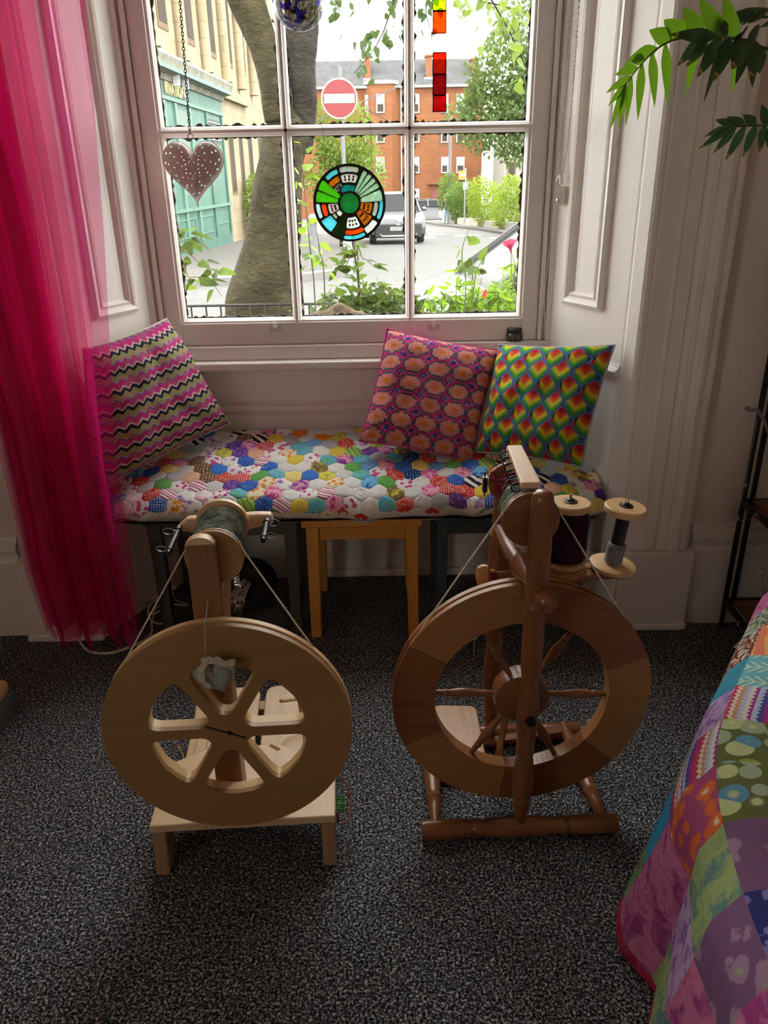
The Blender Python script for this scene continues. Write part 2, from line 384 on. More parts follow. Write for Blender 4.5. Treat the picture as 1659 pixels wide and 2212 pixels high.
def sash(zb, zt, zr, y, rb, rt):
    for a, b in ((GXL - .052, GXL), (GXR, GXR + .052)):
        s_ = 1 if a < XC else -1; xi = b if s_ > 0 else a
        P = [(a, y + .02), (a, y - .026), (b, y - .026), (b, y + .02)]
        MB().prism([f((x, yy, zb - rb)) for x, yy in P], (0, 0, zt + rt - zb + rb)).build('sash_stile', SASH, w, bevel=.003)
        P = [(xi, y + .012), (xi, y - .02), (xi + s_ * .008, y - .018), (xi + s_ * .014, y - .008), (xi + s_ * .015, y + .012)]
        MB().prism([f((x, yy, zb)) for x, yy in P], (0, 0, zt - zb)).build('sash_bead', SASH, w)
    MB().box(f((GXL, y - .026, zb - rb)), f((GXR, y + .02, zb))).build('bottom_rail', SASH, w, bevel=.003)
    MB().prism([f((GXL, y + a, zb + b)) for a, b in ((.012, 0), (-.022, 0), (-.02, .006), (-.008, .013), (.012, .014))], (GXR - GXL, 0, 0)).build('rail_bead', SASH, w)
    MB().box(f((GXL, y - .026, zt)), f((GXR, y + .02, zt + rt))).build('top_rail', SASH, w, bevel=.003)
    for x in GX[1:3]: bar_v('glazing_bar', x, zb, zt, y)
    zs = [zb, zr, zt] if zr else [zb, zt]
    if zr: bar_h('glazing_bar', zr, GXL, GXR, y)
    for i in range(3):
        for j in range(len(zs) - 1):
            MB().box(f((GX[i], y + .004, zs[j])), f((GX[i + 1], y + .007, zs[j + 1]))).build('pane', GLASS, w)
            ragged(GX[i] + .012, GX[i + 1] - .012, zs[j] + .012, zs[j + 1] - .012, y + .0072, i * 7 + j + int(zb * 10))
sash(.957, 2.12, 1.530, 2.625, .072, .045)
sash(2.20, 3.02, None, 2.675, .04, .06)
for sx in (-1, 1):
    for a, b, y0, y1 in ((.620, .634, 2.585, 2.66), (.634, .650, 2.598, 2.86), (.643, .662, 2.578, 2.615)):
        x0, x1 = sorted((side(sx, a), side(sx, b))); MB().box(f((x0, y0, .885)), f((x1, y1, 3.1))).build('frame_bead', SASH, w, bevel=.004)
MB().box(f((side(-1, .66), 2.655, .80)), f((side(1, .66), 3.02, .905))).build('stone_sill', plain('grey_stone', (.42, .40, .37), .9, 0, .2, 25), w, bevel=.01)
# ------------------------------------------------------------------ printed fabrics (uv in metres)
def fab(name, kind, c1, c2, c3=None, sc=60, rot=0., rough=.85):
    if name in MATS: return MATS[name]
    a = Mat(name, rough, 0, .2, c1); c3 = c3 or c1; v = a.coord('UV', (1, 1, 1), (0, 0, rot)); x, y, _ = a.sep(v)
    if kind == 'solid':
        col = a.ramp(a.noise(v, sc, 4), [(.3, tuple(c * .82 for c in c1)), (.7, c1)])
    elif kind == 'dots':
        d = a.vor(v, sc, 'Distance', 'F1', .25); col = a.mix(d.lt(.30), c1, c2); col = a.mix(d.lt(.13), col, c3)
    elif kind == 'stripe':
        t = (y * sc + a.noise(v, 30, 2) * .35).frac(); col = a.ramp(t, [(0, c1), (.36, c2), (.52, c3), (.62, c1), (.82, c2)], 'CONSTANT')
    elif kind == 'zebra':
        t = ((x + y) * sc + a.noise(v, 28, 2, .5, .8) * 3.2).sin(); col = a.mix(t.gt(.15), c1, c2)
    elif kind == 'floral':
        d = a.vor(v, sc, 'Distance', 'F1', .9); n = a.noise(v, sc * 1.6, 3, .6, 1.2); t = d + (n - .5) * .55
        col = a.ramp(t, [(.10, c3), (.22, c2), (.40, c2), (.46, c1)])
    elif kind == 'swirl':
        n = a.noise(v, sc * .35, 2, .5, 1.5); t = (n * 9).frac(); col = a.ramp(t, [(0, c1), (.42, c2), (.58, c3), (.72, c1)], 'CONSTANT')
    elif kind == 'check':
        t = (x * sc).frac().gt(.5); u = (y * sc).frac().gt(.5); col = a.mix(t, a.mix(u, c1, c2), a.mix(u, c2, c3))
    elif kind == 'batik':
        n = a.noise(v, sc * .5, 5, .65, .8); col = a.ramp(n, [(.30, c1), (.47, c2), (.60, c3), (.72, c1)])
    elif kind == 'cells':
        d = a.vor(v, sc, 'Distance', 'DISTANCE_TO_EDGE'); col = a.mix(d.gt(.10), c1, c2)
    elif kind == 'rings':
        d = a.vor(v, sc, 'Distance', 'F1', .75) * .58; h = a.vor(v, sc, 'Color', 'F1', .75)
        hx = a.node('ShaderNodeSeparateColor'); a.link(h, hx.inputs[0]); r = X(hx.outputs[0])
        in_ = a.ramp(r, [(0, c2), (.3, c3), (.55, (.30, .42, .05)), (.75, (.12, .30, .42)), (.9, (.45, .10, .14))], 'CONSTANT')
        col = a.ramp(d + r * .08, [(0, (.85, .85, .5)), (.10, c2), (.18, c3), (.30, c2), (.38, c1)]); col = a.mix(d.gt(.14) * d.lt(.34), col, in_)
    elif kind == 'fern':
        u = (x * sc).frac() - .5; w = ((y * sc * 3.4) - u.abs() * 3.2).frac(); leaf = w.lt(.34) * u.abs().lt(.36); col = a.mix(leaf.max(u.abs().lt(.025)), c1, c2)
        d = a.vor(v, sc * .5, 'Distance', 'F1', .5); col = a.mix(d.lt(.17), col, c3); col = a.mix(d.lt(.07), col, (.85, .5, .3))
    elif kind == 'ethnic':
        t = (y * sc).frac(); zz = ((x * sc * 5).frac() - .5).abs() * .16
        col = a.ramp(t + zz, [(0, c1), (.12, (.75, .72, .66)), (.24, c2), (.36, (.62, .30, .12)), (.46, (.75, .72, .66)), (.55, c3), (.68, c1), (.8, (.06, .09, .35)), (.9, c2)], 'CONSTANT')
    elif kind == 'leopard':
        d = a.vor(v, sc, 'Distance', 'DISTANCE_TO_EDGE'); col = a.mix(d.gt(.13), c1, c2)
    elif kind == 'marble':
        n = a.noise(v, sc * .25, 3, .5, 2.6); t = (y * sc * 1.3 + n * 6.5).frac(); col = a.ramp(t, [(0, c1), (.40, c2), (.55, c1), (.66, c3), (.78, c1)], 'LINEAR')
    a.base(col); a.bump(a.noise(v, 700, 2), .25, .0006); MATS[name] = a.m; return a.m
wh = (.80, .79, .76); blk = (.02, .02, .025); red = (.62, .035, .035); org = (.78, .27, .03); yel = (.78, .60, .09); grn = (.14, .42, .10); lime = (.45, .62, .10); teal = (.03, .36, .40); sky = (.16, .46, .72)
blu = (.03, .10, .52); nav = (.012, .03, .14); pur = (.11, .03, .28); lil = (.52, .33, .62); mag = (.62, .05, .32); pnk = (.82, .36, .50); pch = (.80, .48, .32); olv = (.30, .26, .05); brn = (.13, .08, .045); gry = (.46, .46, .48); crm = (.80, .72, .52); aqua = (.32, .68, .64)
HEX = [fab('patch_red_solid', 'solid', red, red), fab('patch_purple_solid', 'solid', pur, pur), fab('patch_yellow_solid', 'solid', yel, yel), fab('patch_white_solid', 'solid', wh, wh), fab('patch_orange_solid', 'solid', org, org),
       fab('patch_blue_solid', 'solid', (.05, .2, .62), blu), fab('patch_green_solid', 'solid', grn, grn), fab('patch_grey_solid', 'solid', gry, gry), fab('patch_red_dots', 'dots', red, wh, red, 130), fab('patch_blue_dots', 'dots', blu, wh, sky, 120),
       fab('patch_yellow_dots', 'dots', yel, wh, yel, 150), fab('patch_navy_dots', 'dots', nav, sky, wh, 110), fab('patch_orange_dots', 'dots', org, red, yel, 90), fab('patch_zebra', 'zebra', blk, wh, None, 170), fab('patch_candy_stripe', 'stripe', wh, mag, olv, 45, .5),
       fab('patch_blue_stripe', 'stripe', sky, blu, wh, 55, -.6), fab('patch_lime_stripe', 'stripe', lime, grn, nav, 60, 1.1), fab('patch_pink_floral', 'floral', pnk, mag, yel, 55), fab('patch_white_floral', 'floral', wh, mag, grn, 60), fab('patch_cream_floral', 'floral', crm, org, red, 60),
       fab('patch_blue_floral', 'floral', sky, blu, wh, 65), fab('patch_purple_swirl', 'swirl', pur, lil, pur, 60), fab('patch_red_swirl', 'swirl', red, crm, red, 70), fab('patch_blue_swirl', 'swirl', blu, sky, nav, 60), fab('patch_lime_batik', 'batik', lime, yel, grn, 60),
       fab('patch_teal_batik', 'batik', teal, sky, grn, 60), fab('patch_magenta_batik', 'batik', mag, pnk, pur, 60), fab('patch_olive_batik', 'batik', olv, brn, yel, 60), fab('patch_lilac_check', 'check', lil, wh, pur, 70), fab('patch_grey_check', 'check', wh, gry, wh, 110, .4),
       fab('patch_aqua_cells', 'cells', wh, aqua, None, 110), fab('patch_white_cells', 'cells', gry, wh, None, 120), fab('patch_brown_dots', 'dots', brn, pch, brn, 100), fab('patch_peach_solid', 'solid', pch, pch), fab('patch_lilac_batik', 'batik', lil, wh, pnk, 50), fab('patch_white_leaf', 'floral', wh, lil, pur, 45)]
HEXW = [2, 1, 2, 6, 2, 2, 2, 2, 2, 2, 2, 1, 1, 1, 2, 2, 1, 2, 4, 3, 2, 1, 2, 2, 2, 2, 2, 1, 1, 3, 2, 3, 1, 2, 2, 3]
# ------------------------------------------------------------------ three stools under the seat pad
def stool(x0, x1, y0, y1, top, mat, lw, label, splay=.0):
    r = thing('stool', label, 'stool', ((x0 + x1) / 2, (y0 + y1) / 2, 0), 0, 'stools under the window seat pad'); hx = (x1 - x0) / 2; hy = (y1 - y0) / 2
    MB().box((-hx - .012, -hy - .012, top - .026), (hx + .012, hy + .012, top)).build('seat', mat, r, bevel=.006)
    for sx in (-1, 1):
        for sy in (-1, 1):
            a = Vector((sx * (hx - lw / 2), sy * (hy - lw / 2), top - .026)); b = a + Vector((sx * splay, sy * splay, -(top - .026)))
            m = MB(); n = lw / 2; n2 = n * .82
            m.add([a + Vector((i * n, j * n, 0)) for i, j in ((-1, -1), (1, -1), (1, 1), (-1, 1))] + [b + Vector((i * n2, j * n2, 0)) for i, j in ((-1, -1), (1, -1), (1, 1), (-1, 1))], [(0, 1, 2, 3), (7, 6, 5, 4), (0, 4, 5, 1), (1, 5, 6, 2), (2, 6, 7, 3), (3, 7, 4, 0)])
            m.build('leg', mat, r, bevel=.003)
    for sy in (-1, 1): MB().box((-hx + lw, sy * (hy - lw / 2) - .01, top - .075), (hx - lw, sy * (hy - lw / 2) + .01, top - .026)).build('apron_rail', mat, r, bevel=.002)
    for sx in (-1, 1): MB().box((sx * (hx - lw / 2) - .01, -hy + lw, top - .075), (sx * (hx - lw / 2) + .01, hy - lw, top - .026)).build('apron_rail', mat, r, bevel=.002)
    return r
stool(-.745, -.275, 2.19, 2.53, .438, GREYP, .042, 'dark grey-green painted stool under the pad end near the pink curtain')
stool(-.245, .105, 2.17, 2.51, .428, PINE, .040, 'orange pine stool between two darker stools under the patchwork pad', .006)
stool(.165, .645, 2.19, 2.53, .432, TEALP, .036, 'dark teal painted stool under the pad below the rainbow cushion')
# ------------------------------------------------------------------ patchwork pad
def pad_top(x, t):
    """t: 0 hem at the front, .22 front roll, 1 back"""
    sag = .014 * math.exp(-((x + .08) / .22) ** 2) - .012 * math.exp(-((x + .5) / .2) ** 2)
    w = .0035 * sin(x * 37 + t * 5) * (1 - t) + .003 * sin(x * 21 - t * 9) + .0025 * sin(x * 55 + 2)
    pts = [(2.172, .432), (2.142, .452), (2.136, .478), (2.160, .508), (2.24, .535), (2.36, .562), (2.48, .586), (2.555, .598)]
    ts = [0, .07, .14, .22, .38, .60, .85, 1.0]
    y = itp(t, ts, [p[0] for p in pts]); z = itp(t, ts, [p[1] for p in pts])
    if t < .3: z -= sag * (1 - t / .3)
    e = max(0, (abs(x - XC + .02) - .60) / .22)
    z -= .045 * min(1, e) ** 2 * (1 if t > .1 else t / .1); y += .05 * min(1, e) ** 3 * (1 - t)
    return Vector((x, y + w * .6, z + w))
def pad_lim(t): y = pad_top(0, t).y; k = min(.80, .8515 - (y - 2.2) * .479 - .012); return XC - k + .03, XC + k - .02
PADX0, PADX1 = -.88, .735
pad = thing('seat_pad', 'long patchwork seat pad of small hexagons lying on the stools below the window', 'seat pad', (XC, 2.35, .43)); fp = rel(pad)
def padf(u, v):
    a, b = pad_lim(v); return fp(pad_top(lerp(a, b, u), v) - Vector((0, 0, .002)))
m = MB(); m.grid(padf, 70, 26)
n0 = len(m.v)
def padu(u, v):
    a, b = pad_lim(v); p = pad_top(lerp(a, b, u), v); p.z = .439 if v > .03 else p.z; return fp(p)
m.grid(padu, 70, 26)
m.grid(lambda u, v: lerp(padf(0, v), padu(0, v), u), 2, 26); m.grid(lambda u, v: lerp(padf(1, v), padu(1, v), u), 2, 26); m.grid(lambda u, v: lerp(padf(v, 1), padu(v, 1), u), 2, 70)
m.build('pad_body', plain('pad_lining', (.62, .56, .5), .9), pad, smooth=True, ang=1.2)
# arc-length table of the pad profile so hexagons keep their size over the roll
_T = [i / 200 for i in range(201)]; _L = [0]
for i in range(200): _L.append(_L[-1] + (pad_top(0, _T[i + 1]) - pad_top(0, _T[i])).length)
HWD = .0535; RS = HWD / 2 / cos(pi / 6); rows = int(_L[-1] / (RS * 1.5)) + 1; hr = random.Random(21); nh = 0
SKULL = []
for j in range(rows):
    for i in range(-18, 17):
        cx = XC + (i + (.5 if j % 2 else 0)) * HWD; cl = -.010 + j * RS * 1.5
        if cl > _L[-1] - .004: continue
        a, b = pad_lim(itp(cl, _L, _T))
        if cx < a - .012 or cx > b + .012: continue
        y = pad_top(cx, itp(cl, _L, _T)).y
        if y > 2.40 and (.07 < cx < .5) and j > 7 and cx < .62: continue     # wholly under the two cushions
        if y > 2.36 and cx < -.70: continue
        vs = []; uv = []; o1, o2 = hr.random() * 3, hr.random() * 3
        def put(dx, dl, h):
            xx = min(max(cx + dx, a - .004), b + .004); l = min(max(cl + dl, 0), _L[-1]); vs.append(fp(pad_top(xx, itp(l, _L, _T)) + Vector((0, -.4 * h if cl < .08 else 0, h)))); uv.append((dx + o1, dl + o2))
        put(0, 0, .0022)
        for rr, h in ((.55, .0022), (.90, .0016), (1.0, -.0004)):
            for k in range(6):
                an = pi / 6 + k * pi / 3; put(RS * rr * cos(an), RS * rr * sin(an), h)
                an2 = an + pi / 6; rm = rr * cos(pi / 6); put(RS * rm * cos(an2), RS * rm * sin(an2), h)
        fs = [(0, 1 + k, 1 + (k + 1) % 12) for k in range(12)]
        for g in range(2): fs += [(1 + g * 12 + k, 13 + g * 12 + k, 13 + g * 12 + (k + 1) % 12, 1 + g * 12 + (k + 1) % 12) for k in range(12)]
        mt = hr.choices(HEX, HEXW)[0]; mm = MB(); mm.add(vs, fs); o = mm.build('patch', mt, pad, smooth=True, ang=0, fix=False); setuv(o, uv); nh += 1
# ------------------------------------------------------------------ cushions
def cushion(name, label, c, thick, mat, back, seed, pinch=.05):
    """c = corners TL, TR, BR, BL of the leaning face"""
    c = [Vector(p) for p in c]; ctr = sum(c, Vector()) / 4; ctr.z = min(p.z for p in c)
    r = thing(name, label, 'cushion', ctr, 0, 'needlepoint cushions on the window seat'); f = rel(r)
    N = (c[1] - c[0]).cross(c[3] - c[0]).normalized()
    if N.y > 0: N = -N
    sd = Vector((seed * 3.7, seed * 1.3, 0))
    def sh(u, v, s):
        uu = u * 2 - 1; vv = v * 2 - 1; ku = 1 - pinch * (1 - vv * vv) * 0; 
        iu = uu * (1 - pinch * (1 - abs(vv) ** 2.2) * abs(uu) ** 3); iv = vv * (1 - pinch * (1 - abs(uu) ** 2.2) * abs(vv) ** 3)
        a = (iu + 1) / 2; b = (iv + 1) / 2; p = lerp(lerp(c[3], c[2], a), lerp(c[0], c[1], a), b)
        e = ((1 - uu ** 4) * (1 - vv ** 4)) ** .55 if abs(uu) < 1 and abs(vv) < 1 else 0
        h = thick * e * (1 + .14 * noise.noise(Vector((u * 3, v * 3, 0)) + sd)) + .010 * e * noise.noise(Vector((u * 7, v * 7, 3)) + sd)
        return f(p + N * (s * h))
    n = 40; uvs = [(i / n, j / n) for j in range(n + 1) for i in range(n + 1)]
    o = MB().grid(lambda u, v: sh(u, v, 1.0), n, n).build('front_panel', mat, r, smooth=True, ang=0); setuv(o, uvs)
    o = MB().grid(lambda u, v: sh(u, v, -.8), n, n).build('back_panel', back, r, smooth=True, ang=0); setuv(o, [(a * .4, b * .4) for a, b in uvs])
    pts = [sh(t, 0, 0) for t in [k / 24 for k in range(24)]] + [sh(1, t / 24, 0) for t in range(24)] + [sh(1 - t / 24, 1, 0) for t in range(24)] + [sh(0, 1 - t / 24, 0) for t in range(24)]
    MB().tube(pts, .0035, 6, True).build('edge_seam', mat if False else back, r, smooth=True, ang=0)
    return r
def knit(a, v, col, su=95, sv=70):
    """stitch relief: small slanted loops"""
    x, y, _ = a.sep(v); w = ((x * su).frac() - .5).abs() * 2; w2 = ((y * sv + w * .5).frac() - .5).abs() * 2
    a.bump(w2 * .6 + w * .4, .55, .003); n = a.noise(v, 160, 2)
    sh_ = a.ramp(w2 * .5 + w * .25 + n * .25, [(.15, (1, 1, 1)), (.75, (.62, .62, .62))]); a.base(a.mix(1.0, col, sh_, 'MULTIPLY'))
def chevron_mat():
    a = Mat('chevron_wool', .9, 0, .15, (.5, .1, .25)); v = a.coord('UV'); x, y, _ = a.sep(v)
    zz = ((x * 12.5).frac() - .5).abs() * .062; n = a.noise(v, 34, 2)
    t = y + zz + n * .012
    p = (t * 7.4 + .1).frac(); n2 = a.noise(v, 9, 2); row = (t * 7.4 + .1).floor()
    pk = a.mix(n2.gt(.52), (.64, .03, .24), (.68, .10, .32)); gn = a.mix(n2.gt(.5), (.30, .42, .09), (.42, .36, .12)); vi = a.mix(n2.gt(.46), (.24, .17, .42), (.15, .20, .19))
    c = a.ramp(p, [(0, (.022, .016, .05)), (.16, (.72, .62, .55))], 'CONSTANT')
    for th, cc in ((.27, (.66, .12, .28)), (.33, pk), (.56, vi), (.64, (.58, .30, .42)), (.74, gn), (.91, (.56, .55, .30)), (.95, (.12, .12, .08))): c = a.mix(p.gt(th), c, cc)
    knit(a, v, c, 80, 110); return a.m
def medallion_mat():
    a = Mat('medallion_wool', .9, 0, .15, (.6, .1, .25)); v = a.coord('UV'); x, y, _ = a.sep(v)
    q = .022; xs = (x * 52).floor() / 52 + .009; ys = (y * 62).floor() / 62 + .008   # stitches step the outlines
    u = (xs * 4.7 + .12).frac() - .5; w = (ys * 6.3 + .2).frac() - .5
    d = (u * u * 1.0 + w * w * 1.10).sqrt(); n = a.noise(v, 40, 2)
    bgc = a.mix(n.gt(.5), (.62, .03, .17), (.66, .06, .28))
    c = a.mix(d.lt(.475), bgc, (.055, .13, .17)); c = a.mix(d.lt(.405), c, a.mix(n.gt(.52), (.80, .27, .24), (.80, .36, .30))); c = a.mix(d.lt(.13 + .0), c, (.84, .26, .03)); c = a.mix((u.abs() + w.abs()).lt(.15), c, (.80, .22, .02))
    e = (u.abs() - .5).abs() + (w.abs() - .5).abs(); c = a.mix(e.lt(.185), c, (.36, .26, .44)); c = a.mix(e.lt(.145), c, (.045, .05, .30)); c = a.mix(e.lt(.05), c, (.25, .25, .6))
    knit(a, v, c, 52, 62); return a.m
def rainbow_mat():
    a = Mat('rainbow_flame_wool', .9, 0, .15, (.4, .5, .1)); v = a.coord('UV'); x, y, _ = a.sep(v)
    xs = (x * 84).floor() / 84; W_ = 10.6; u = xs * W_; t = y * 3.9 + .2
    c = (t * (2 * pi)).cos() * .46; s = (u / 2 + .1).frac() * 2
    d = (s - c).abs().min((s - (1 - c)).abs()).min((s - c - 2).abs()).min((s + c + 1).abs())
    inA = s.gt(c) * s.lt(1 - c)
    xa = (s - .5).abs(); xb = ((s + .5).frac() - .5).abs(); xb = (s - 1.5).abs().min((s + .5).abs())
    ya = t.frac() - .5; yb = (t + .5).frac() - .5
    lx = xa * inA + xb * (1 - inA); ly = ya * inA + yb * (1 - inA); k = ly - lx * .34 + .5
    col = a.ramp(k, [(0, (.015, .12, .03)), (.10, (.03, .28, .05)), (.19, (.10, .45, .05)), (.27, (.38, .60, .05)), (.34, (.85, .70, .05)), (.43, (.86, .36, .03)), (.51, (.80, .10, .03)), (.64, (.60, .02, .03))], 'CONSTANT')
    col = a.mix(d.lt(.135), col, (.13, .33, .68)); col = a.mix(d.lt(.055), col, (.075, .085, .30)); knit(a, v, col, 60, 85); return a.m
LIN = plain('cushion_backing', (.42, .40, .42), .9); BACKF = fab('cushion_floral_back', 'batik', (.30, .40, .55), (.62, .66, .42), (.55, .25, .45), 60)
cushion('zigzag_cushion', 'cushion with pink, lime and navy zigzag stripes leaning by the curtain', [(-.862, 2.235, .955), (-.695, 2.545, .985), (-.512, 2.492, .645), (-.868, 2.135, .545)], .070, chevron_mat(), BACKF, 1)
cushion('medallion_cushion', 'crimson cushion with rows of pink medallions ringed in teal', [(.020, 2.545, .94), (.392, 2.545, .862), (.287, 2.335, .548), (-.075, 2.345, .622)], .060, medallion_mat(), plain('pink_backing', (.5, .06, .22), .9), 2)
cushion('rainbow_cushion', 'cushion with rainbow flame pattern outlined in blue beside the medallion cushion', [(.390, 2.54, .882), (.688, 2.262, .931), (.604, 2.195, .575), (.300, 2.345, .578)], .058, rainbow_mat(), LIN, 3)
# ------------------------------------------------------------------ sheer curtain
def sheer():
    a = Mat('magenta_voile'); nt = a.nt; nt.nodes.remove(a.p); out = nt.nodes['Material Output']; v = a.coord('UV')
    n = a.noise(a.coord('UV', (60, 1.2, 1)), 3, 3); pk = a.ramp(n, [(.3, (.68, .012, .19)), (.7, (.76, .025, .25))])
    tr = a.node('ShaderNodeBsdfTransparent'); tr.inputs[0].default_value = (1, .66, .80, 1)
    tl = a.node('ShaderNodeBsdfTranslucent'); df = a.node('ShaderNodeBsdfDiffuse'); a.link(pk, tl.inputs[0]); a.link(pk, df.inputs[0])
    m1 = a.node('ShaderNodeMixShader'); m1.inputs[0].default_value = .5; a.link(tl.outputs[0], m1.inputs[1]); a.link(df.outputs[0], m1.inputs[2])
    lw = a.node('ShaderNodeLayerWeight'); lw.inputs[0].default_value = .35; fc = X(lw.outputs['Facing']) * .55 + .27
    m2 = a.node('ShaderNodeMixShader'); a.link(fc, m2.inputs[0]); a.link(tr.outputs[0], m2.inputs[1]); a.link(m1.outputs[0], m2.inputs[2]); a.link(m2.outputs[0], out.inputs[0]); a.m.diffuse_color = (.75, .03, .25, 1); return a.m
VOILE = sheer()
cur = thing('sheer_curtain', 'sheer magenta curtain hanging in folds beside the window', 'curtain', (-1.0, 2.08, .08))
fcu = rel(cur)
def curt(u, v, lay):
    z = lerp(3.0, .075, v)
    xr = itp(z, [.07, .66, 1.28, 1.78, 3.0], [-.775, -.768, -.700, -.662, -.60]); xl = itp(z, [.07, .3, .8, 1.3, 1.8, 3.0], [-1.085, -1.105, -1.10, -1.16, -1.22, -1.32])
    if lay == 1: xr = xr - itp(z, [.07, .66, 1.78, 3], [.02, .04, .125, .2])
    if lay == 2: xr = xr - itp(z, [.07, .66, 1.78, 3], [.05, .075, .17, .25])
    wob = .25 * noise.noise(Vector((u * 4, z * 1.2, lay * 9.))) 
    ph = 2 * pi * ((4.2, 3.4, 2.7)[lay] * u ** 1.25) + wob * 3 + lay * 1.7
    amp = itp(u, [0, .6, .85, 1], [.034, .028, .014, .005]) * itp(z, [0, 1, 3], [1.1, .9, .7])
    x = lerp(xl, xr, u) + amp * .9 * sin(2 * ph + .8) * .38 + .006 * noise.noise(Vector((u * 9, z * 3, lay)))
    y = 2.085 + lay * .022 + amp * sin(ph) + .006 * noise.noise(Vector((u * 14, z * 5, 4 + lay)))
    hem = .030 * sin(ph * .5 + lay * 2) + .014 * sin(ph + 1.0) + .018 * sin(u * 13 + lay)
    if v > .9: z += hem * (v - .9) * 10 * (1 if lay else 1.0)
    return fcu((x, y, max(z, .02)))
for lay, nm in ((0, 'front_panel'), (1, 'middle_fold'), (2, 'back_fold')):
    nu, nv = 110, 70
    o = MB().grid(lambda u, v: curt(u, v, lay), nu, nv).build(nm, VOILE, cur, smooth=True, ang=0, fix=False); setuv(o, [(i / nu, j / nv) for j in range(nv + 1) for i in range(nu + 1)])
# ------------------------------------------------------------------ patchwork quilt over the bed corner
QF = [fab('quilt_marble', 'marble', (.06, .07, .05), (.62, .66, .38), (.45, .62, .74), 30), fab('quilt_orange_stripe', 'stripe', (.75, .22, .12), (.80, .42, .14), (.28, .06, .30), 22, .1), fab('quilt_fern', 'fern', (.16, .46, .55), (.58, .72, .50), (.80, .42, .42), 16), fab('quilt_teal', 'solid', (.05, .30, .42), teal, None, 8),
      fab('quilt_leopard', 'leopard', (.16, .03, .025), (.62, .56, .42), None, 55), fab('quilt_ethnic', 'ethnic', (.35, .05, .28), (.50, .55, .72), (.62, .06, .08), 14), fab('quilt_lilac', 'batik', (.40, .22, .52), (.55, .40, .62), (.25, .10, .35), 60), fab('quilt_crimson', 'solid', (.50, .04, .16), red, None, 12),
      fab('quilt_rings', 'rings', (.13, .15, .05), (.52, .58, .28), (.36, .44, .30), 26), fab('quilt_paisley', 'swirl', (.14, .20, .25), (.36, .40, .36), (.22, .10, .22), 75), fab('quilt_purple', 'solid', (.07, .03, .24), pur, None, 10), fab('quilt_green_batik', 'batik', (.18, .34, .16), (.36, .44, .16), (.10, .22, .22), 30),
      fab('quilt_blue', 'batik', (.02, .17, .42), (.04, .34, .55), (.03, .22, .46), 12), fab('quilt_green_floral', 'floral', (.14, .32, .10), (.30, .05, .22), (.35, .5, .2), 22), fab('quilt_bird', 'batik', (.05, .24, .44), (.40, .38, .24), (.06, .10, .30), 22), fab('quilt_orange_bloom', 'floral', (.40, .08, .20), (.72, .16, .04), (.78, .70, .50), 24),
      fab('quilt_pink_batik', 'batik', (.45, .06, .22), (.62, .20, .36), (.30, .04, .20), 30), fab('quilt_purple_floral', 'floral', (.20, .10, .20), (.36, .22, .34), (.30, .40, .20), 26), fab('quilt_red_binding', 'batik', (.28, .015, .035), (.42, .03, .07), (.2, .01, .05), 30), fab('quilt_navy_floral', 'floral', (.03, .03, .16), (.22, .20, .45), (.6, .6, .7), 26)]
EL = [(1.02, 1.72), (.83, 1.45), (.635, 1.165), (.56, 1.0), (.52, .82), (.49, .60), (.47, .36), (.45, .0)]
quilt = thing('patchwork_quilt', 'bright patchwork quilt draped over the bed and down to the carpet', 'quilt', (.9, .9, 0)); fq_ = rel(quilt)
_es = catmull([(x, y, 0) for x, y in EL], 12); _el = [0]
for i in range(len(_es) - 1): _el.append(_el[-1] + (_es[i + 1] - _es[i]).length)
def edge_at(s):
    s = max(0, min(s, _el[-1] - 1e-4)); i = 0
    while _el[i + 1] < s: i += 1
    t = (s - _el[i]) / (_el[i + 1] - _el[i]); p = lerp(_es[i], _es[i + 1], t); d = (_es[min(i + 2, len(_es) - 1)] - _es[max(i - 1, 0)]).normalized(); return p, Vector((d.y, -d.x, 0))   # outward = left of travel
QTOP = .455
def quilt_pt(s, d):
    """s along the bed edge from far to near, d across: < 0 on top of the bed, > 0 down the side"""
    p, n = edge_at(s)
    if n.x > 0: n = -n
    fold = itp(s, [0, .5, .7, .82, .87, .93, .99, 1.08, 1.2, 1.35, 1.6, 1.9], [.07, .072, .08, .10, .095, .028, .04, .09, .05, .09, .05, .08]) + .006 * sin(s * 27)
    if d <= 0:
        z = QTOP + .006 * sin(s * 11 + d * 9) + .004 * sin(d * 23); e = max(0, 1 + d / .07); return p + n * (d + .004 * e) + Vector((0, 0, z - .016 * e * e))
    k = min(1, d / .45); out = fold * k ** .85
    rd = .03 * min(1, d / .06)
    return p + n * (rd + out) + Vector((0, 0, max(QTOP - .016 - d * .97, .006 + .004 * sin(s * 30))))
QT = {-3: [2, 8, 7, 12, 19, 17, 3, 5, 1], -2: [0, 2, 7, 8, 12, 17, 19, 16, 11], -1: [0, 1, 2, 5, 8, 8, 17, 19, 11], 0: [0, 4, 3, 6, 5, 15, 11, 17, 16], 1: [9, 4, 3, 11, 12, 16, 6, 16, 13], 2: [10, 9, 12, 14, 13, 16, 11, 9, 15]}
PW = .133; qr = random.Random(5); SEQ = {}
ns = int(_el[-1] / PW)
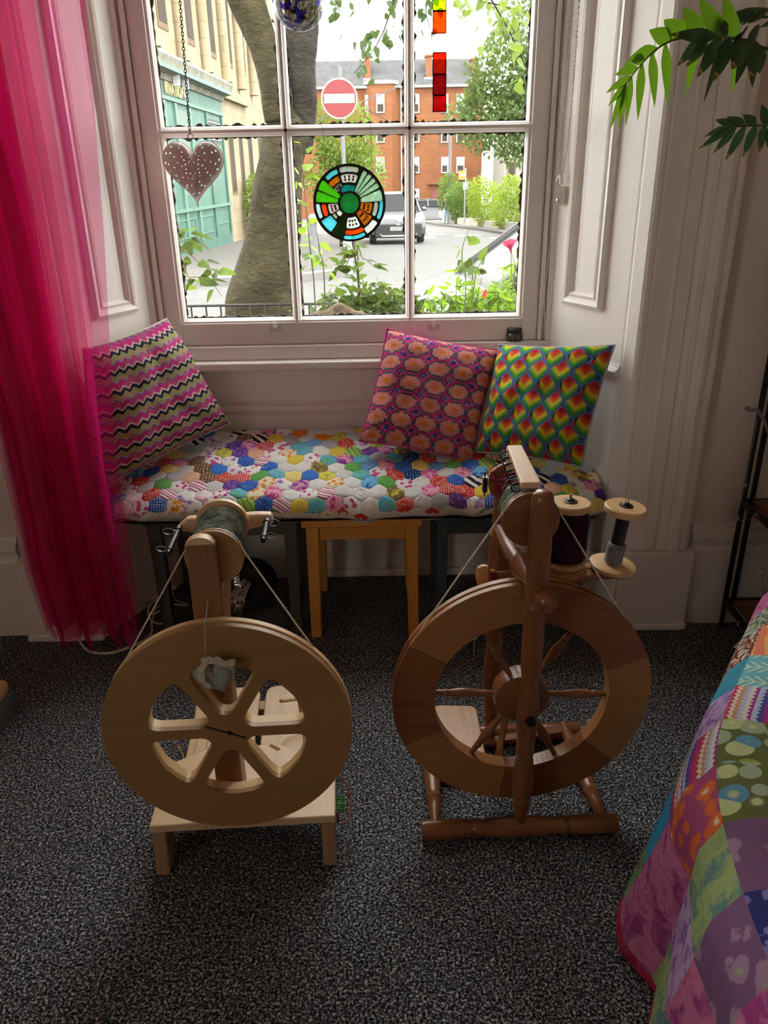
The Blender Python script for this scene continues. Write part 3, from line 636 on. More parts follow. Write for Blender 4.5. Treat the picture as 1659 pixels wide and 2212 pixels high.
for i in range(ns):
    for j in range(-7, 4):
        last = j == 3; d0 = j * PW; d1 = (j + 1) * PW if not last else .468
        if last: d0 = .418; 
        if j == 2: d1 = .418
        mt = QF[18] if last else QF[QT[j][(i - 1) % 9]] if j in QT else QF[qr.choice([k for k in range(20) if k != 18])]
        uv = []; nn = 7; off = (qr.random() * 2, qr.random() * 2)
        def g(u, v):
            s = (i + u) * PW; dd = lerp(d0, d1, v); q = quilt_pt(s + (.02 * sin(dd * 9) if not last else 0), dd); ed = min(u, 1 - u, v, 1 - v); uv.append((u * PW + off[0], (d1 - d0) * v + off[1])); 
            return fq_(q + Vector((-.0012, -.0012, .0015)) * (1 if ed > .05 else 0))
        o = MB().grid(g, nn, nn).build('patch', mt, quilt, smooth=True, ang=0); setuv(o, uv)
bed = thing('bed', 'low bed hidden under the patchwork quilt', 'bed', (1.2, .9, 0))
bp_ = []
for k in range(9):
    p, n = edge_at(_el[-1] * (.04 + .92 * k / 8)); n = -n if n.x > 0 else n; bp_.append(p - n * .03)
bp_ += [Vector((2.2, bp_[-1].y, 0)), Vector((2.2, bp_[0].y, 0))]
fb = rel(bed)
MB().prism([fb(p + Vector((0, 0, .17))) for p in bp_], (0, 0, .255)).build('mattress', plain('mattress_ticking', (.6, .58, .55), .9), bed)
MB().prism([fb(p + Vector((.02, 0, 0))) for p in bp_], (0, 0, .17)).build('bed_base', DARKWOOD, bed)
# ------------------------------------------------------------------ yarn
def yarn(name, cols, sc=1.0):
    if name in MATS: return MATS[name]
    a = Mat(name, .95, 0, .1, cols[0]); v = a.coord('Object'); n = a.noise(v, 22 * sc, 3, .6, .8); n2 = a.noise(v, 260, 2)
    k = len(cols); a.base(a.ramp(n * .75 + n2 * .25, [(.34 + .32 * i / (k - 1), c) for i, c in enumerate(cols)])); a.bump(n2, .8, .003); MATS[name] = a.m; return a.m
YGREEN = yarn('sea_green_handspun', [(.05, .07, .12), (.10, .16, .20), (.22, .28, .20), (.38, .40, .34), (.16, .17, .24)]); YPURP = yarn('dark_plum_yarn', [(.012, .008, .018), (.035, .008, .03), (.07, .012, .035), (.025, .02, .05)])
YGREY = yarn('grey_lilac_yarn', [(.14, .13, .15), (.30, .29, .31), (.22, .19, .26), (.40, .20, .44)]); YRED = yarn('crimson_yarn', [(.30, .02, .06), (.16, .01, .03)]); TEALY = yarn('turquoise_yarn', [(.02, .28, .30), (.03, .16, .18)])
def wound(mb, a, b, r0, turns, thr, seg=14, bulge=0.0, jit=.0012, seed=1):
    """yarn wound between two points on an axis"""
    a = Vector(a); b = Vector(b); u, v, w = basis(b - a); rnd = random.Random(seed); pts = []; N = turns * seg
    for k in range(N + 1):
        t = k / N; an = 2 * pi * turns * t; rr = r0 + bulge * sin(pi * t) + jit * noise.noise(Vector((t * 40, seed, 0)))
        pts.append(lerp(a, b, t + .02 * sin(an * .37 + seed) * (1 - t) * t * 4) + (u * cos(an) + v * sin(an)) * rr)
    mb.tube(pts, thr, 5)
# ------------------------------------------------------------------ left wheel: flat board spinning wheel
LW = thing('spinning_wheel', 'pale board spinning wheel with a solid wheel pierced by six rounded cut-outs', 'spinning wheel', (-.322, 1.243, 0), .05)
ZC = .377
LEGW = wood('shaded_leg_ply', (.36, .215, .12), (.29, .165, .085), .4, 2, .6, .3)  # leg plywood darkened in colour to carry the shade on its front
def hole6(a, r0=.046, r1=.157, hw=.0118, th=pi / 6):
    # corners: near hub, then outer right, outer mid, outer left
    def onspoke(ang, side_, r):
        d = Vector((cos(ang), sin(ang))); n = Vector((-d.y, d.x)) * side_; return d * sqrt(max(r * r - hw * hw, 1e-6)) + n * hw
    p1 = onspoke(a - th, 1, r1); p2 = onspoke(a + th, -1, r1); q1 = onspoke(a - th, 1, r0 * .98); q2 = onspoke(a + th, -1, r0 * .98)
    mid = Vector((cos(a), sin(a))) * (r1 * 1.02); m1 = Vector((cos(a - th * .5), sin(a - th * .5))) * r1 * 1.01; m2 = Vector((cos(a + th * .5), sin(a + th * .5))) * r1 * 1.01
    return [tuple(p) for p in roundpoly([q1, p1, m1, mid, m2, p2, q2], [.014, .030, .01, .01, .01, .030, .014], 6)]
holes = [hole6(pi / 2 + k * pi / 3) for k in range(6)]
for nm, R_, y0, th in (('wheel_face', .250, 0, .0125), ('groove_core', .243, .0125, .009), ('wheel_backing', .250, .0215, .0125)):
    m = MB(); m.plate(circ(R_, 120), holes, lambda x, y, t, y0=y0: Vector((x, y0 + t, ZC + y)), th); m.build(nm, MDF if nm == 'wheel_face' else MDFEDGE, LW, smooth=True, ang=.5)
m = MB(); m.lathe([(.005, 0), (.005, .004)], (.002, -.003, ZC), (0, 1, 0), 12); m.build('axle_pin', BLACKP, LW)
m = MB(); d = Vector((cos(-.40), 0, sin(-.40))); m.beam(Vector((0, -.0008, ZC)) - d * .046, Vector((0, -.0008, ZC)) + d * .038, .0022, .003, (0, 1, 0)); m.build('hub_slot', BLACKP, LW)
m = MB(); m.lathe([(.011, .034), (.011, .075)], (0, 0, ZC), (0, 1, 0), 14); m.build('axle', STEEL, LW, smooth=True)
# upright with slanting gusset and rounded head
P = [(.060, .128), (.060, .772), (.080, .772), (.080, .655), (.205, .668), (.205, .635), (.112, .53), (.112, .128)]
m = MB(); m.prism([(-.052, y, z) for y, z in P], (.058, 0, 0)); m.build('upright', wood('upright_board', (.25, .125, .058), (.20, .09, .04), .4, 2, .6, .3), LW, bevel=.004)
m = MB(); pts = [(-.051 + .0, .764)] + [(-.023 + .028 * cos(pi - pi * k / 12), .764 + .020 * sin(pi * k / 12)) for k in range(13)]
m.prism([(x, .0605, z) for x, z in pts], (0, .02, 0)); m.build('upright_head', PLY, LW)
# base board, legs, treadles
m = MB(); m.prism([(-.195, .012, .108), (.205, .012, .108), (.205, .20, .108), (.06, .255, .108), (-.10, .255, .108), (-.195, .20, .108)], (0, 0, .020)); m.build('base_board', PLY, LW, bevel=.003)
for x0 in (-.193, .173):
    m = MB(); P = [(.014, .108), (.006, .05), (-.004, 0), (.05, 0), (.060, .04), (.085, .065), (.125, .08), (.185, .085), (.195, .108)]
    m.prism([(x0, y, z) for y, z in P], (.030, 0, 0)); m.build('leg', LEGW, LW, bevel=.003)
m = MB(); m.lathe([(.009, 0), (.009, .002), (.004, .003)], (.178, .105, .128), (0, 0, 1), 16); m.build('screw_cap', STEEL, LW, smooth=True)
for x0, x1, nm in ((-.175, -.005, 'treadle'), (.010, .150, 'treadle')):
    m = MB(); P = roundpoly([(x0, .235), (x1, .235), (x1, .545), (x0, .545)], .035, 5); lift = .05
    m.prism([(x, y, .045 + (y - .235) * .10) for x, y in P], (0, 0, .014)); m.build(nm, PLY, LW, bevel=.003)
m = MB(); m.box((-.150, .25, .062), (-.125, .60, .085)); m.build('treadle_rail', PLY, LW, bevel=.003)
m = MB(); m.box((-.19, .50, 0), (.16, .54, .045)); m.build('hinge_bar', PLY, LW, bevel=.004)
m = MB(); m.tube([(-.165, .25, .075), (-.175, .245, .15)], .0045, 8); m.build('dowel', STEEL, LW, smooth=True)
m = MB(); m.lathe([(.040, 0), (.040, .010), (.038, .011)], (.105, .30, .072), (0, 0, 1), 32); m.build('crank_disc', PLY, LW, smooth=True)
m = MB(); m.lathe([(.011, 0), (.011, .002), (.008, .0035), (.008, .001)], (.128, .292, .083), (0, 0, 1), 18); m.build('washer', STEEL, LW, smooth=True)
m = MB(); m.tube([(.128, .292, .085), (.128, .20, .30), (.10, .09, .38)], .004, 8); m.build('footman', MDFEDGE, LW, smooth=True)
m = MB(); m.beam((.055, .24, .13), (.10, .29, .055), .03, .012); m.build('crank_bracket', MDFEDGE, LW, bevel=.002)
# flyer and bobbin, axis running away from the camera
ZF = .728; XF = -.004
bob = bpy.data.objects.new('bobbin', None); COL.objects.link(bob); bob.parent = LW
m = MB(); m.lathe([(.030, 0), (.055, .001), (.057, .003), (.057, .006), (.053, .008), (.053, .011), (.057, .013), (.057, .017), (.054, .019), (.030, .020)], (XF, .084, ZF), (0, 1, 0), 48); m.build('drive_whorl', MDF, bob, smooth=True)
m = MB(); m.lathe([(.020, 0), (.055, .001), (.055, .012), (.020, .013)], (XF, .212, ZF + .012), (0, 1, 0), 48); m.build('flange', BEECH, bob, smooth=True)
m = MB(); m.lathe([(.030, .10), (.042, .106), (.046, .13), (.046, .19), (.043, .21)], (XF, 0, ZF + .006), (0, 1, 0), 28)
for q in range(4): wound(m, (XF, .104, ZF + .004), (XF, .211, ZF + .010), .0455 + .0012 * (q % 2), 13 + q * 2, .0018, 16, .003, .004, q + 3)
m.build('yarn', YGREEN, bob, smooth=True, ang=0)
m = MB(); m.prism([(XF - .105, .228, ZF - .004), (XF - .075, .228, ZF + .022), (XF + .075, .228, ZF + .026), (XF + .100, .228, ZF + .024), (XF + .105, .228, ZF + .004), (XF + .03, .228, ZF - .014), (XF - .03, .228, ZF - .018)], (0, .022, 0)); m.build('flyer_bar', FLYW, LW, bevel=.004)
for sx, y0, zz in ((-1, .105, .004), (1, .125, .014)):
    x = XF + sx * .092; m = MB(); m.tube([(x, y0, ZF + zz), (x, .235, ZF + zz)], .0055, 10); m.lathe([(.0075, 0), (.0075, .012)], (x, .21, ZF + zz), (0, 1, 0), 10).lathe([(.0072, 0), (.0072, .006)], (x, y0 + .012, ZF + zz), (0, 1, 0), 10); m.build('flyer_arm', BLACKM, LW, smooth=True)
    for yy, rr in ((y0 + .014, .010), (.20, .012)):
        pts = [(x + sx * (.004 + rr + rr * cos(a)), yy + .004 * sin(a * .5), ZF + zz + .004 + rr * .7 * sin(a)) for a in [pi + k * .42 for k in range(17)]]
        m = MB(); m.tube(pts, .0013, 6); m.build('yarn_hook', STEEL, LW, smooth=True)
m = MB(); pts = [(.034 + .006 * cos(k * 1.2), .09 + .006 * sin(k * 1.2), .66 + k * .0012) for k in range(34)]; m.tube(pts, .0012, 5); m.tube([(.034, .09, .70), (.033, .10, .745)], .0008, 4); m.build('brake_spring', STEEL, LW, smooth=True)
m = MB(); m.tube([(.036 + .010 * cos(a), .085, .628 + .010 * sin(a)) for a in [k * .5 for k in range(11)]], .0014, 6); m.build('brake_ring', BRASS, LW, smooth=True)
# drive band: two straight runs and the wrap in both grooves
def band(cx, zc, R_, yw, fx, fz, r_, yf, n=24):
    d = Vector((fx - cx, fz - zc)); L = d.length; a0 = atan2(d.y, d.x); th = math.acos((R_ - r_) / L); pts = []
    for k in range(n * 2 + 1): a = a0 + th + (2 * pi - 2 * th) * k / (n * 2); pts.append((cx + R_ * cos(a), yw, zc + R_ * sin(a)))
    for k in range(n + 1): a = a0 - th + (2 * th) * k / n; pts.append((fx + r_ * cos(a), yf, fz + r_ * sin(a)))
    return pts
m = MB(); m.tube(band(0, ZC, .2455, .017, XF, ZF, .0545, .0935), .0017, 6, True); m.build('drive_band', CORD, LW, smooth=True)
m = MB(); m.tube([(.207, .15, .12), (.230, .13, .105), (.240, .10, .08), (.232, .06, .06), (.210, .045, .07), (.2065, .05, .10)], .0022, 6); m.build('red_cord', plain('red_cord', (.35, .06, .03), .8), LW, smooth=True)
m = MB(); wound(m, (.212, .10, .09), (.212, .07, .09), .012, 4, .0016, 10, 0, .008, 9); m.build('green_yarn_end', plain('green_yarn', (.12, .40, .05), .9), LW, smooth=True)
# ribbon-tied ceramic heart hanging on the front of the wheel
hh = thing('hanging_heart', 'small grey-green ceramic heart tied with a cream ribbon hanging on the pale wheel', 'ornament', (-.340, 1.220, .565))
def heart2(t): return Vector((16 * sin(t) ** 3, 13 * cos(t) - 5 * cos(2 * t) - 2 * cos(3 * t) - cos(4 * t))) / 17
def heart_solid(sz, th, rot, o, nr=8, ns=56):
    m = MB()
    def g(u, v):
        p = heart2(2 * pi * u) * (v if v <= 1 else 2 - v) * sz; e = sqrt(max(0, 1 - (v if v <= 1 else 2 - v) ** 3)); s_ = -1 if v <= 1 else 1
        x, z = p.x * cos(rot) - p.y * sin(rot), p.x * sin(rot) + p.y * cos(rot); return Vector(o) + Vector((x, s_ * th * e, z))
    m.grid(lambda u, v: g(u, v * 2), ns, nr * 2, True); return m
heart_solid(.046, .008, .30, (.014, .003, -.036)).build('heart', plain('celadon_glaze', (.30, .33, .27), .35), hh, smooth=True, ang=0)
heart_solid(.032, .004, .30, (.016, -.005, -.038)).build('raised_heart', plain('celadon_glaze', (.30, .33, .27), .35), hh, smooth=True, ang=0)
RIB = plain('cream_ribbon', (.52, .45, .36), .9)
def ribbon(pts, w, up):
    m = MB(); pts = catmull(pts, 6); up = Vector(up); n = len(pts)
    m.add([p + up * w * .5 + Vector((0, .003 * sin(i), 0)) for i, p in enumerate(pts)] + [p - up * w * .5 for p in pts], [(i, i + 1, n + i + 1, n + i) for i in range(n - 1)]); return m
ribbon([(0, -.008, .006), (.020, -.016, .012), (.040, -.012, .001), (.056, -.010, .005)], .016, (.1, 0, 1)).build('ribbon_tail', RIB, hh, smooth=True, ang=0)
ribbon([(0, -.008, .006), (-.010, -.018, -.014), (-.006, -.017, -.036), (.004, -.015, -.052)], .013, (1, 0, .1)).build('ribbon_tail', RIB, hh, smooth=True, ang=0)
m = MB(); m.sphere((0, -.009, .006), .009, 12, 8, (1, .7, 1)); m.tube([(0, -.004, .012), (.001, .006, .05), (.0, .016, .067), (-.002, .045, .074), (-.004, .0835, .088)], .0014, 6); m.build('ribbon_knot', RIB, hh, smooth=True, ang=0)
# ------------------------------------------------------------------ right wheel: turned oak spinning wheel
RW = thing('spinning_wheel', 'turned oak spinning wheel with spindle spokes and a front post', 'spinning wheel', (.296, 1.405, 0), .025)
RZ = .338; RR = .286; RI = .193
def arcseg(a0, a1, n):
    def ring(r): return [(r * cos(lerp(a0, a1, k / n)), r * sin(lerp(a0, a1, k / n))) for k in range(n + 1)]
    return ring(RR) + list(reversed(ring(RI)))
cuts = [20, 85, 150, 205, 262, 320, 380]
for k in range(6):
    P = arcseg(radians(cuts[k]) + .0032, radians(cuts[k + 1]) - .0032, 16); n = len(P); h = n // 2
    m = MB()
    for y0, y1, dr in ((-.018, -.005, 0), (-.005, .004, -.008), (.004, .017, 0)):
        Q = [(x * (1 + dr / RR) if i < h else x, z * (1 + dr / RR) if i < h else z) for i, (x, z) in enumerate(P)]
        for i in range(h - 1):
            a, b, c_, e = Q[i], Q[i + 1], Q[n - 2 - i], Q[n - 1 - i]
            m.add([(a[0], y0, RZ + a[1]), (b[0], y0, RZ + b[1]), (c_[0], y0, RZ + c_[1]), (e[0], y0, RZ + e[1]), (a[0], y1, RZ + a[1]), (b[0], y1, RZ + b[1]), (c_[0], y1, RZ + c_[1]), (e[0], y1, RZ + e[1])],
                  [(0, 1, 2, 3), (4, 7, 6, 5), (0, 4, 5, 1), (2, 6, 7, 3)] + ([(3, 7, 4, 0)] if i == 0 else []) + ([(1, 5, 6, 2)] if i == h - 2 else []))
    m.build('rim_segment', wood('oak_rim_%d' % (k % 2), (.36, .165, .062), (.25, .105, .036), .38, 0, .9, .4) if k % 2 else OAKX, RW, smooth=True, ang=.5)
m = MB(); m.lathe([(.050, -.028), (.060, -.022), (.062, 0), (.060, .022), (.050, .028)], (0, 0, RZ), (0, 1, 0), 36); m.build('hub', OAKX, RW, smooth=True)
sp = [(.006, .058), (.007, .075), (.0085, .082), (.0065, .088), (.008, .098), (.0115, .120), (.012, .135), (.0095, .152), (.0075, .160), (.0095, .165), (.0075, .170), (.0065, .185), (.006, .198)]
for k in range(6):
    a = radians(-3 + 60 * k); m = MB(); m.lathe([(r * .95, t) for r, t in sp], (0, 0, RZ), (cos(a), 0, sin(a)), 14); m.build('spoke', OAKP if False else OAKX, RW, smooth=True)
def turned(name, prof, o, ax, mat, seg=22): return MB().lathe([(r, t) for t, r in prof], o, ax, seg).build(name, mat, RW, smooth=True, ang=.9)
YF = -.078
turned('front_post', [(.02, .013), (.075, .013), (.08, .018), (.092, .020), (.098, .0165), (.11, .019), (.14, .0225), (.185, .023), (.222, .020), (.232, .0165), (.238, .0195), (.25, .0205), (.256, .017), (.268, .0195), (.30, .022), (.345, .023), (.385, .0215), (.415, .018), (.430, .0165), (.44, .0185), (.47, .0215), (.53, .0225), (.575, .021), (.592, .0185), (.600, .020), (.606, .0245), (.613, .0245), (.620, .0195), (.64, .0225), (.70, .0238), (.79, .0225), (.838, .0215), (.850, .019), (.856, .012), (.857, .0)], (0, YF, 0), (0, 0, 1), OAKZ)
m = MB(); m.sphere((.012, YF - .036, .640), .0235, 20, 14, (1, 1, 1)); m.lathe([(.014, -.03), (.012, .03)], (.012, YF - .01, .640), (0, 1, 0), 14); m.build('post_knob', OAKZ, RW, smooth=True, ang=0)
m = MB(); m.lathe([(.011, 0), (.0125, .002), (.0125, .009), (.010, .011)], (.002, YF - .030, .342), (0, 1, 0), 6); m.build('axle_bolt', BLACKP, RW)
m = MB(); m.lathe([(.006, -.08), (.006, .035)], (0, 0, RZ), (0, 1, 0), 10); m.build('axle', STEEL, RW, smooth=True)
bar = [(-.226, .012), (-.224, .021), (-.215, .0225), (-.15, .0225), (-.118, .021), (-.11, .0175), (-.104, .0215), (-.096, .0215), (-.09, .018), (-.05, .0225), (0, .0235), (.05, .0225), (.09, .018), (.096, .0215), (.104, .0215), (.11, .0175), (.118, .021), (.15, .0225), (.215, .0225), (.224, .021), (.226, .012)]
turned('front_foot_bar', bar, (0, YF, .0235), (1, 0, 0), OAKX); turned('rear_foot_bar', bar, (0, .245, .0235), (1, 0, 0), OAKX)
rail = [(0, .013), (.06, .0145), (.075, .018), (.082, .0215), (.089, .0175), (.10, .016), (.14, .0205), (.20, .0215), (.25, .018), (.29, .014), (.33, .0125)]
for sx in (-1, 1): turned('side_rail', rail, (sx * .192, YF, .032), (-sx * .03, 1, .02), OAKY)
turned('rear_post', [(.03, .012), (.07, .013), (.09, .018), (.097, .021), (.104, .016), (.12, .019), (.18, .0225), (.27, .023), (.33, .020), (.345, .0165), (.352, .021), (.36, .0165), (.40, .021), (.47, .024), (.54, .025), (.60, .024), (.625, .020), (.633, .025), (.640, .019), (.67, .0195), (.72, .018), (.76, .0155), (.765, .008)], (-.022, .222, 0), (0, -.02, 1), OAKZ)
m = MB(); turned('mother_of_all', [(0, .016), (.03, .0185), (.05, .024), (.065, .027), (.074, .030), (.082, .022), (.10, .023), (.15, .026), (.19, .023), (.24, .019), (.27, .017)], (-.004, YF + .012, .655), (-.07, 1, -.01), OAKY)
# flyer, whorl, bobbin
FZ = .782; fx = -.012
fl = bpy.data.objects.new('flyer', None); COL.objects.link(fl); fl.parent = RW
m = MB(); m.lathe([(.012, 0), (.054, .001), (.0565, .003), (.0565, .007), (.052, .009), (.052, .011), (.0565, .013), (.0565, .017), (.052, .018), (.012, .019)], (fx, YF + .028, FZ), (0, 1, 0), 48); m.build('flyer_whorl', OAKX, fl, smooth=True)
m = MB(); m.lathe([(.010, 0), (.044, .001), (.046, .004), (.046, .010), (.010, .012)], (fx - .006, .150, FZ), (0, 1, 0), 40); m.build('bobbin_flange', OAKX, fl, smooth=True)
m = MB(); m.lathe([(.042, YF + .05), (.048, YF + .056), (.050, YF + .085), (.040, YF + .11), (.030, .08), (.026, .15)], (fx - .002, 0, FZ), (0, 1, 0), 26); 
for q in range(3): wound(m, (fx - .002, YF + .052, FZ), (fx - .002, YF + .105, FZ), .0495, 9 + q, .0017, 16, .0015, .003, q + 21)
m.build('bobbin_yarn', YGREEN, fl, smooth=True, ang=0)
m = MB(); wound(m, (fx - .004, .03, FZ), (fx - .004, .15, FZ), .031, 9, .0022, 12, -.002, .01, 31); wound(m, (fx - .05, .02, FZ + .05), (fx - .05, .14, FZ + .03), .007, 3, .0016, 8, 0, .004, 35); m.build('red_yarn', YRED, fl, smooth=True, ang=0)
m = MB(); m.prism([(fx - .020, YF + .050, FZ + .058), (fx + .020, YF + .050, FZ + .058), (fx + .016, .150, FZ + .075), (fx - .016, .150, FZ + .075)], (0, 0, .013)); m.build('flyer_arm', FLYW, fl, bevel=.003)
m = MB(); m.prism([(fx - .020, YF + .055, FZ - .072), (fx + .020, YF + .055, FZ - .072), (fx + .016, .150, FZ - .082), (fx - .016, .150, FZ - .082)], (0, 0, .013)); m.build('flyer_arm', FLYW, fl, bevel=.003)
m = MB(); m.box((fx - .016, .140, FZ - .08), (fx + .016, .158, FZ + .082)); m.build('flyer_bar', FLYW, fl, bevel=.003)
for k in range(6):
    t = k / 5; y = lerp(YF + .065, .135, t); z = lerp(FZ + .064, FZ + .078, t); x = fx - lerp(.020, .017, t); m = MB()
    m.tube([(x + .004, y, z), (x - .006, y, z + .001)] + [(x - .008 - .008 * sin(a), y - .002 * a, z - .007 + .008 * cos(a)) for a in [i * .5 for i in range(10)]], .0016, 6); m.build('flyer_hook', BLACKM, fl, smooth=True)
m = MB(); m.lathe([(.006, 0), (.006, .26)], (fx, YF + .02, FZ), (0, 1, 0), 10); m.build('spindle', STEEL, fl, smooth=True)
m = MB(); m.box((-.072, .172, FZ - .030), (-.062, .188, FZ + .005)).box((-.069, .177, FZ - .04), (-.066, .182, FZ + .018)).box((-.064, .178, FZ - .015), (-.03, .186, FZ - .008)); m.build('tension_clip', BLACKP, RW, bevel=.001)
m = MB(); m.tube(band(0, RZ, .2805, 0, fx, FZ, .054, YF + .038), .0019, 6, True); m.build('drive_band', CORD, RW, smooth=True)
# tension peg and lazy kate arm
m = MB(); m.tube([(-.075, .09, .590), (.24, .09, .596)], .0075, 10); m.build('kate_dowel', OAKX, RW, smooth=True)
m = MB(); m.lathe([(.004, 0), (.014, .004), (.017, .014), (.016, .026), (.009, .032), (.008, .042)], (-.095, .09, .589), (1, 0, .02), 16); m.v = [Vector((p.x, p.y, .589 + (p.z - .589) * 1.55)) for p in m.v]; m.build('tension_peg', OAKP, RW, smooth=True)
m = MB(); wound(m, (-.062, .09, .59), (-.05, .09, .59), .010, 4, .0022, 10, 0, .003, 41); m.build('peg_wool', YRED, RW, smooth=True, ang=0)
P = [(.03, .0), (.12, -.004), (.20, .012), (.255, .028), (.262, .055), (.24, .075), (.16, .080), (.10, .10), (.05, .075)]
m = MB(); P = roundpoly([(.045, .045), (.13, .045), (.17, .066), (.235, .060), (.250, .085), (.235, .112), (.17, .108), (.13, .140), (.045, .140)], .02, 4); m.prism([(x, y, .583) for x, y in P], (0, 0, .016)); m.build('kate_arm', OAKX, RW, bevel=.004)
m = MB(); m.lathe([(.045, 0), (.050, .004), (.050, .012), (.046, .016), (.046, .020)], (.100, .092, .590), (0, 0, 1), 36); m.build('kate_cup', OAKP, RW, smooth=True)
# footman, treadle
m = MB(); m.prism([(-.075 + x, y, .030 + (y - .1) * .06) for x, y in roundpoly([(-.105, .10), (.03, .10), (.03, .32), (-.085, .33)], .02, 5)], (0, 0, .015)); m.build('treadle', OAKP, RW, bevel=.003)
m = MB(); m.prism([(x, y, .030) for x, y in ((-.05, .18), (.19, .22), (.19, .245), (-.05, .205))], (0, 0, .014)); m.build('treadle_bar', OAKX, RW, bevel=.002)
m = MB(); m.beam((-.035, .06, .055), (-.012, .046, .31), .016, .014); m.build('footman', OAKP, RW, bevel=.003)
m = MB(); m.tube([(-.012, .03, RZ), (-.012, .05, RZ - .03)], .005, 8); m.build('crank', STEEL, RW)
# spare bobbins standing on the kate
def spare(label, loc, tilt, rt, rb, L, ymat, yr, y0, y1, shaft, top):
    r = thing('bobbin', label, 'bobbin', loc, 0); r.rotation_euler = tilt
    MB().lathe([(.012, 0), (rb - .003, 0), (rb, .003), (rb, .010), (rb - .003, .012), (.012, .012)], (0, 0, 0), (0, 0, 1), 40).build('flange', BEECH, r, smooth=True)
    MB().lathe([(.012, L - .016), (rt - .003, L - .016), (rt, L - .013), (rt, L - .003), (rt - .003, L), (.012, L)], (0, 0, 0), (0, 0, 1), 40).build('flange', top, r, smooth=True)
    MB().lathe([(shaft, .010), (shaft, L - .014)], (0, 0, 0), (0, 0, 1), 20).build('shaft', BLACKP, r, smooth=True)
    MB().lathe([(.015, 0), (.015, .002), (.010, .003), (.008, .006), (.005, .008)], (0, 0, L), (0, 0, 1), 20).build('bushing', BLACKP, r, smooth=True)
    MB().lathe([(.0032, 0), (.0032, .022), (.0025, .023)], (0, 0, L - .005), (0, 0, 1), 10).build('spindle_tip', STEEL, r, smooth=True)
    m = MB(); m.lathe([(shaft, y0), (yr * .97, y0 + .004), (yr, (y0 + y1) / 2), (yr * .97, y1 - .004), (shaft, y1)], (0, 0, 0), (0, 0, 1), 30)
    for q in range(3): wound(m, (0, 0, y0 + .003), (0, 0, y1 - .003), yr - .0004, max(6, int((y1 - y0) / .0042)) + q, .0014, 16, 0, .0016, 51 + q)
    m.build('yarn', ymat, r, smooth=True, ang=0); return r
Mr = Matrix.Rotation(.025, 4, 'Z'); O_ = Vector((.296, 1.405, 0))
spare('full bobbin of dark plum yarn standing upright on the oak wheel', O_ + Mr @ Vector((.100, .092, .610)), (-.02, .02, 0), .0445, .044, .148, YPURP, .0395, .012, .132, .012, BEECH)
spare('nearly empty bobbin with a band of grey lilac yarn on the oak wheel', O_ + Mr @ Vector((.205, .088, .600)), (.02, .10, 0), .0445, .050, .150, YGREY, .0185, .013, .062, .0145, BEECH)
# charm hanging from the mother-of-all
ch = thing('bead_charm', 'turquoise thread with a blue bead and wire coil hanging on the oak wheel', 'charm', (.222, 1.55, .49))
m = MB(); m.tube([(.0, .0, .10), (-.002, 0, .02), (-.010, 0, -.03), (-.012, 0, -.055)], .0016, 6); m.tube([(.0, .0, .08), (.006, .002, -.01), (.004, 0, -.045), (-.008, 0, -.055)], .0016, 6); m.build('thread', TEALY, ch, smooth=True)
m = MB(); m.sphere((-.010, 0, -.068), .0105, 8, 6, (1, 1, 1.1)); m.build('bead', plain('blue_glass_bead', (.10, .42, .62), .15), ch, smooth=True, ang=0)
m = MB(); m.tube([(-.010 + .004 * cos(k), .004 * sin(k), -.078 - k * .0009) for k in range(30)] + [(-.012, 0, -.12), (-.014, 0, -.15)], .0010, 5); m.build('wire_coil', BRASS, ch, smooth=True)
# ------------------------------------------------------------------ hung in the window
# perforated metal heart on a chain
H0 = at(420, 372, 2.545)
ht = thing('metal_heart', 'pierced taupe metal heart hanging on a chain in the window', 'ornament', H0)
TAUPE = plain('taupe_enamel', (.60, .49, .44), .42, .05, .06, 40)
ns, nr = 220, 44; hs = .0965
def hp(u, v):
    p = heart2(2 * pi * u); p = Vector((p.x * 1.0, p.y * 1.06 + .12)); c = Vector((0, .10)); q = c + (p - c) * v
    return Vector((q.x * hs, 0, q.y * hs)), sqrt(max(0, 1 - v ** 2.6))
m = MB(); m.grid(lambda u, v: hp(u, v)[0] + Vector((0, -.026 * hp(u, v)[1], 0)), ns, nr, True)
hole = set()
for i in range(0, ns, 9): hole |= {(i, 38), ((i + 1) % ns, 38), (i, 39), ((i + 1) % ns, 39)}
for i in range(5, ns, 13): hole |= {(i, 33), ((i + 1) % ns, 33), (i, 34), ((i + 1) % ns, 34)}
for i in range(0, ns, 18): hole |= {((i + q) % ns, r) for q in range(3) for r in (14, 15)} | {((i + 9 + q) % ns, r) for q in range(4) for r in (9, 10)}
for i in range(2, ns, 15): hole |= {((i + q) % ns, 20) for q in range(2)} | {((i + 6 + q) % ns, r) for q in range(2) for r in (26, 27)}
m.f = [fc for idx, fc in enumerate(m.f) if (idx % ns, idx // ns) not in hole]
m.build('pierced_heart', TAUPE, ht, smooth=True, ang=0, fix=False)
m = MB(); m.tube([hp(k / 80, 1)[0] for k in range(80)], .0016, 6, True); m.build('rolled_rim', TAUPE, ht, smooth=True)
m = MB(); m.tube([(.0 + .008 * cos(a), -.004, .096 + .008 * sin(a)) for a in [k * .5 for k in range(13)]], .0013, 6); m.build('hanging_ring', BLACKM, ht, smooth=True)
m = MB(); top = at(384, -60, 2.55) - H0; p0 = Vector((0, -.004, .106)); L = (top - p0).length; dr = (top - p0) / L; n = int(L / .0092); u_, v_, w_ = basis(dr)
for k in range(n):
    c = p0 + dr * (.0092 * (k + .5)); a, b = (u_, dr) if k % 2 else (v_, dr)
    m.tube([c + a * (.0034 * cos(t)) + b * (.0062 * sin(t)) for t in [j * pi / 4 for j in range(8)]], .0013, 5, True)
m.build('chain', BLACKM, ht, smooth=True)
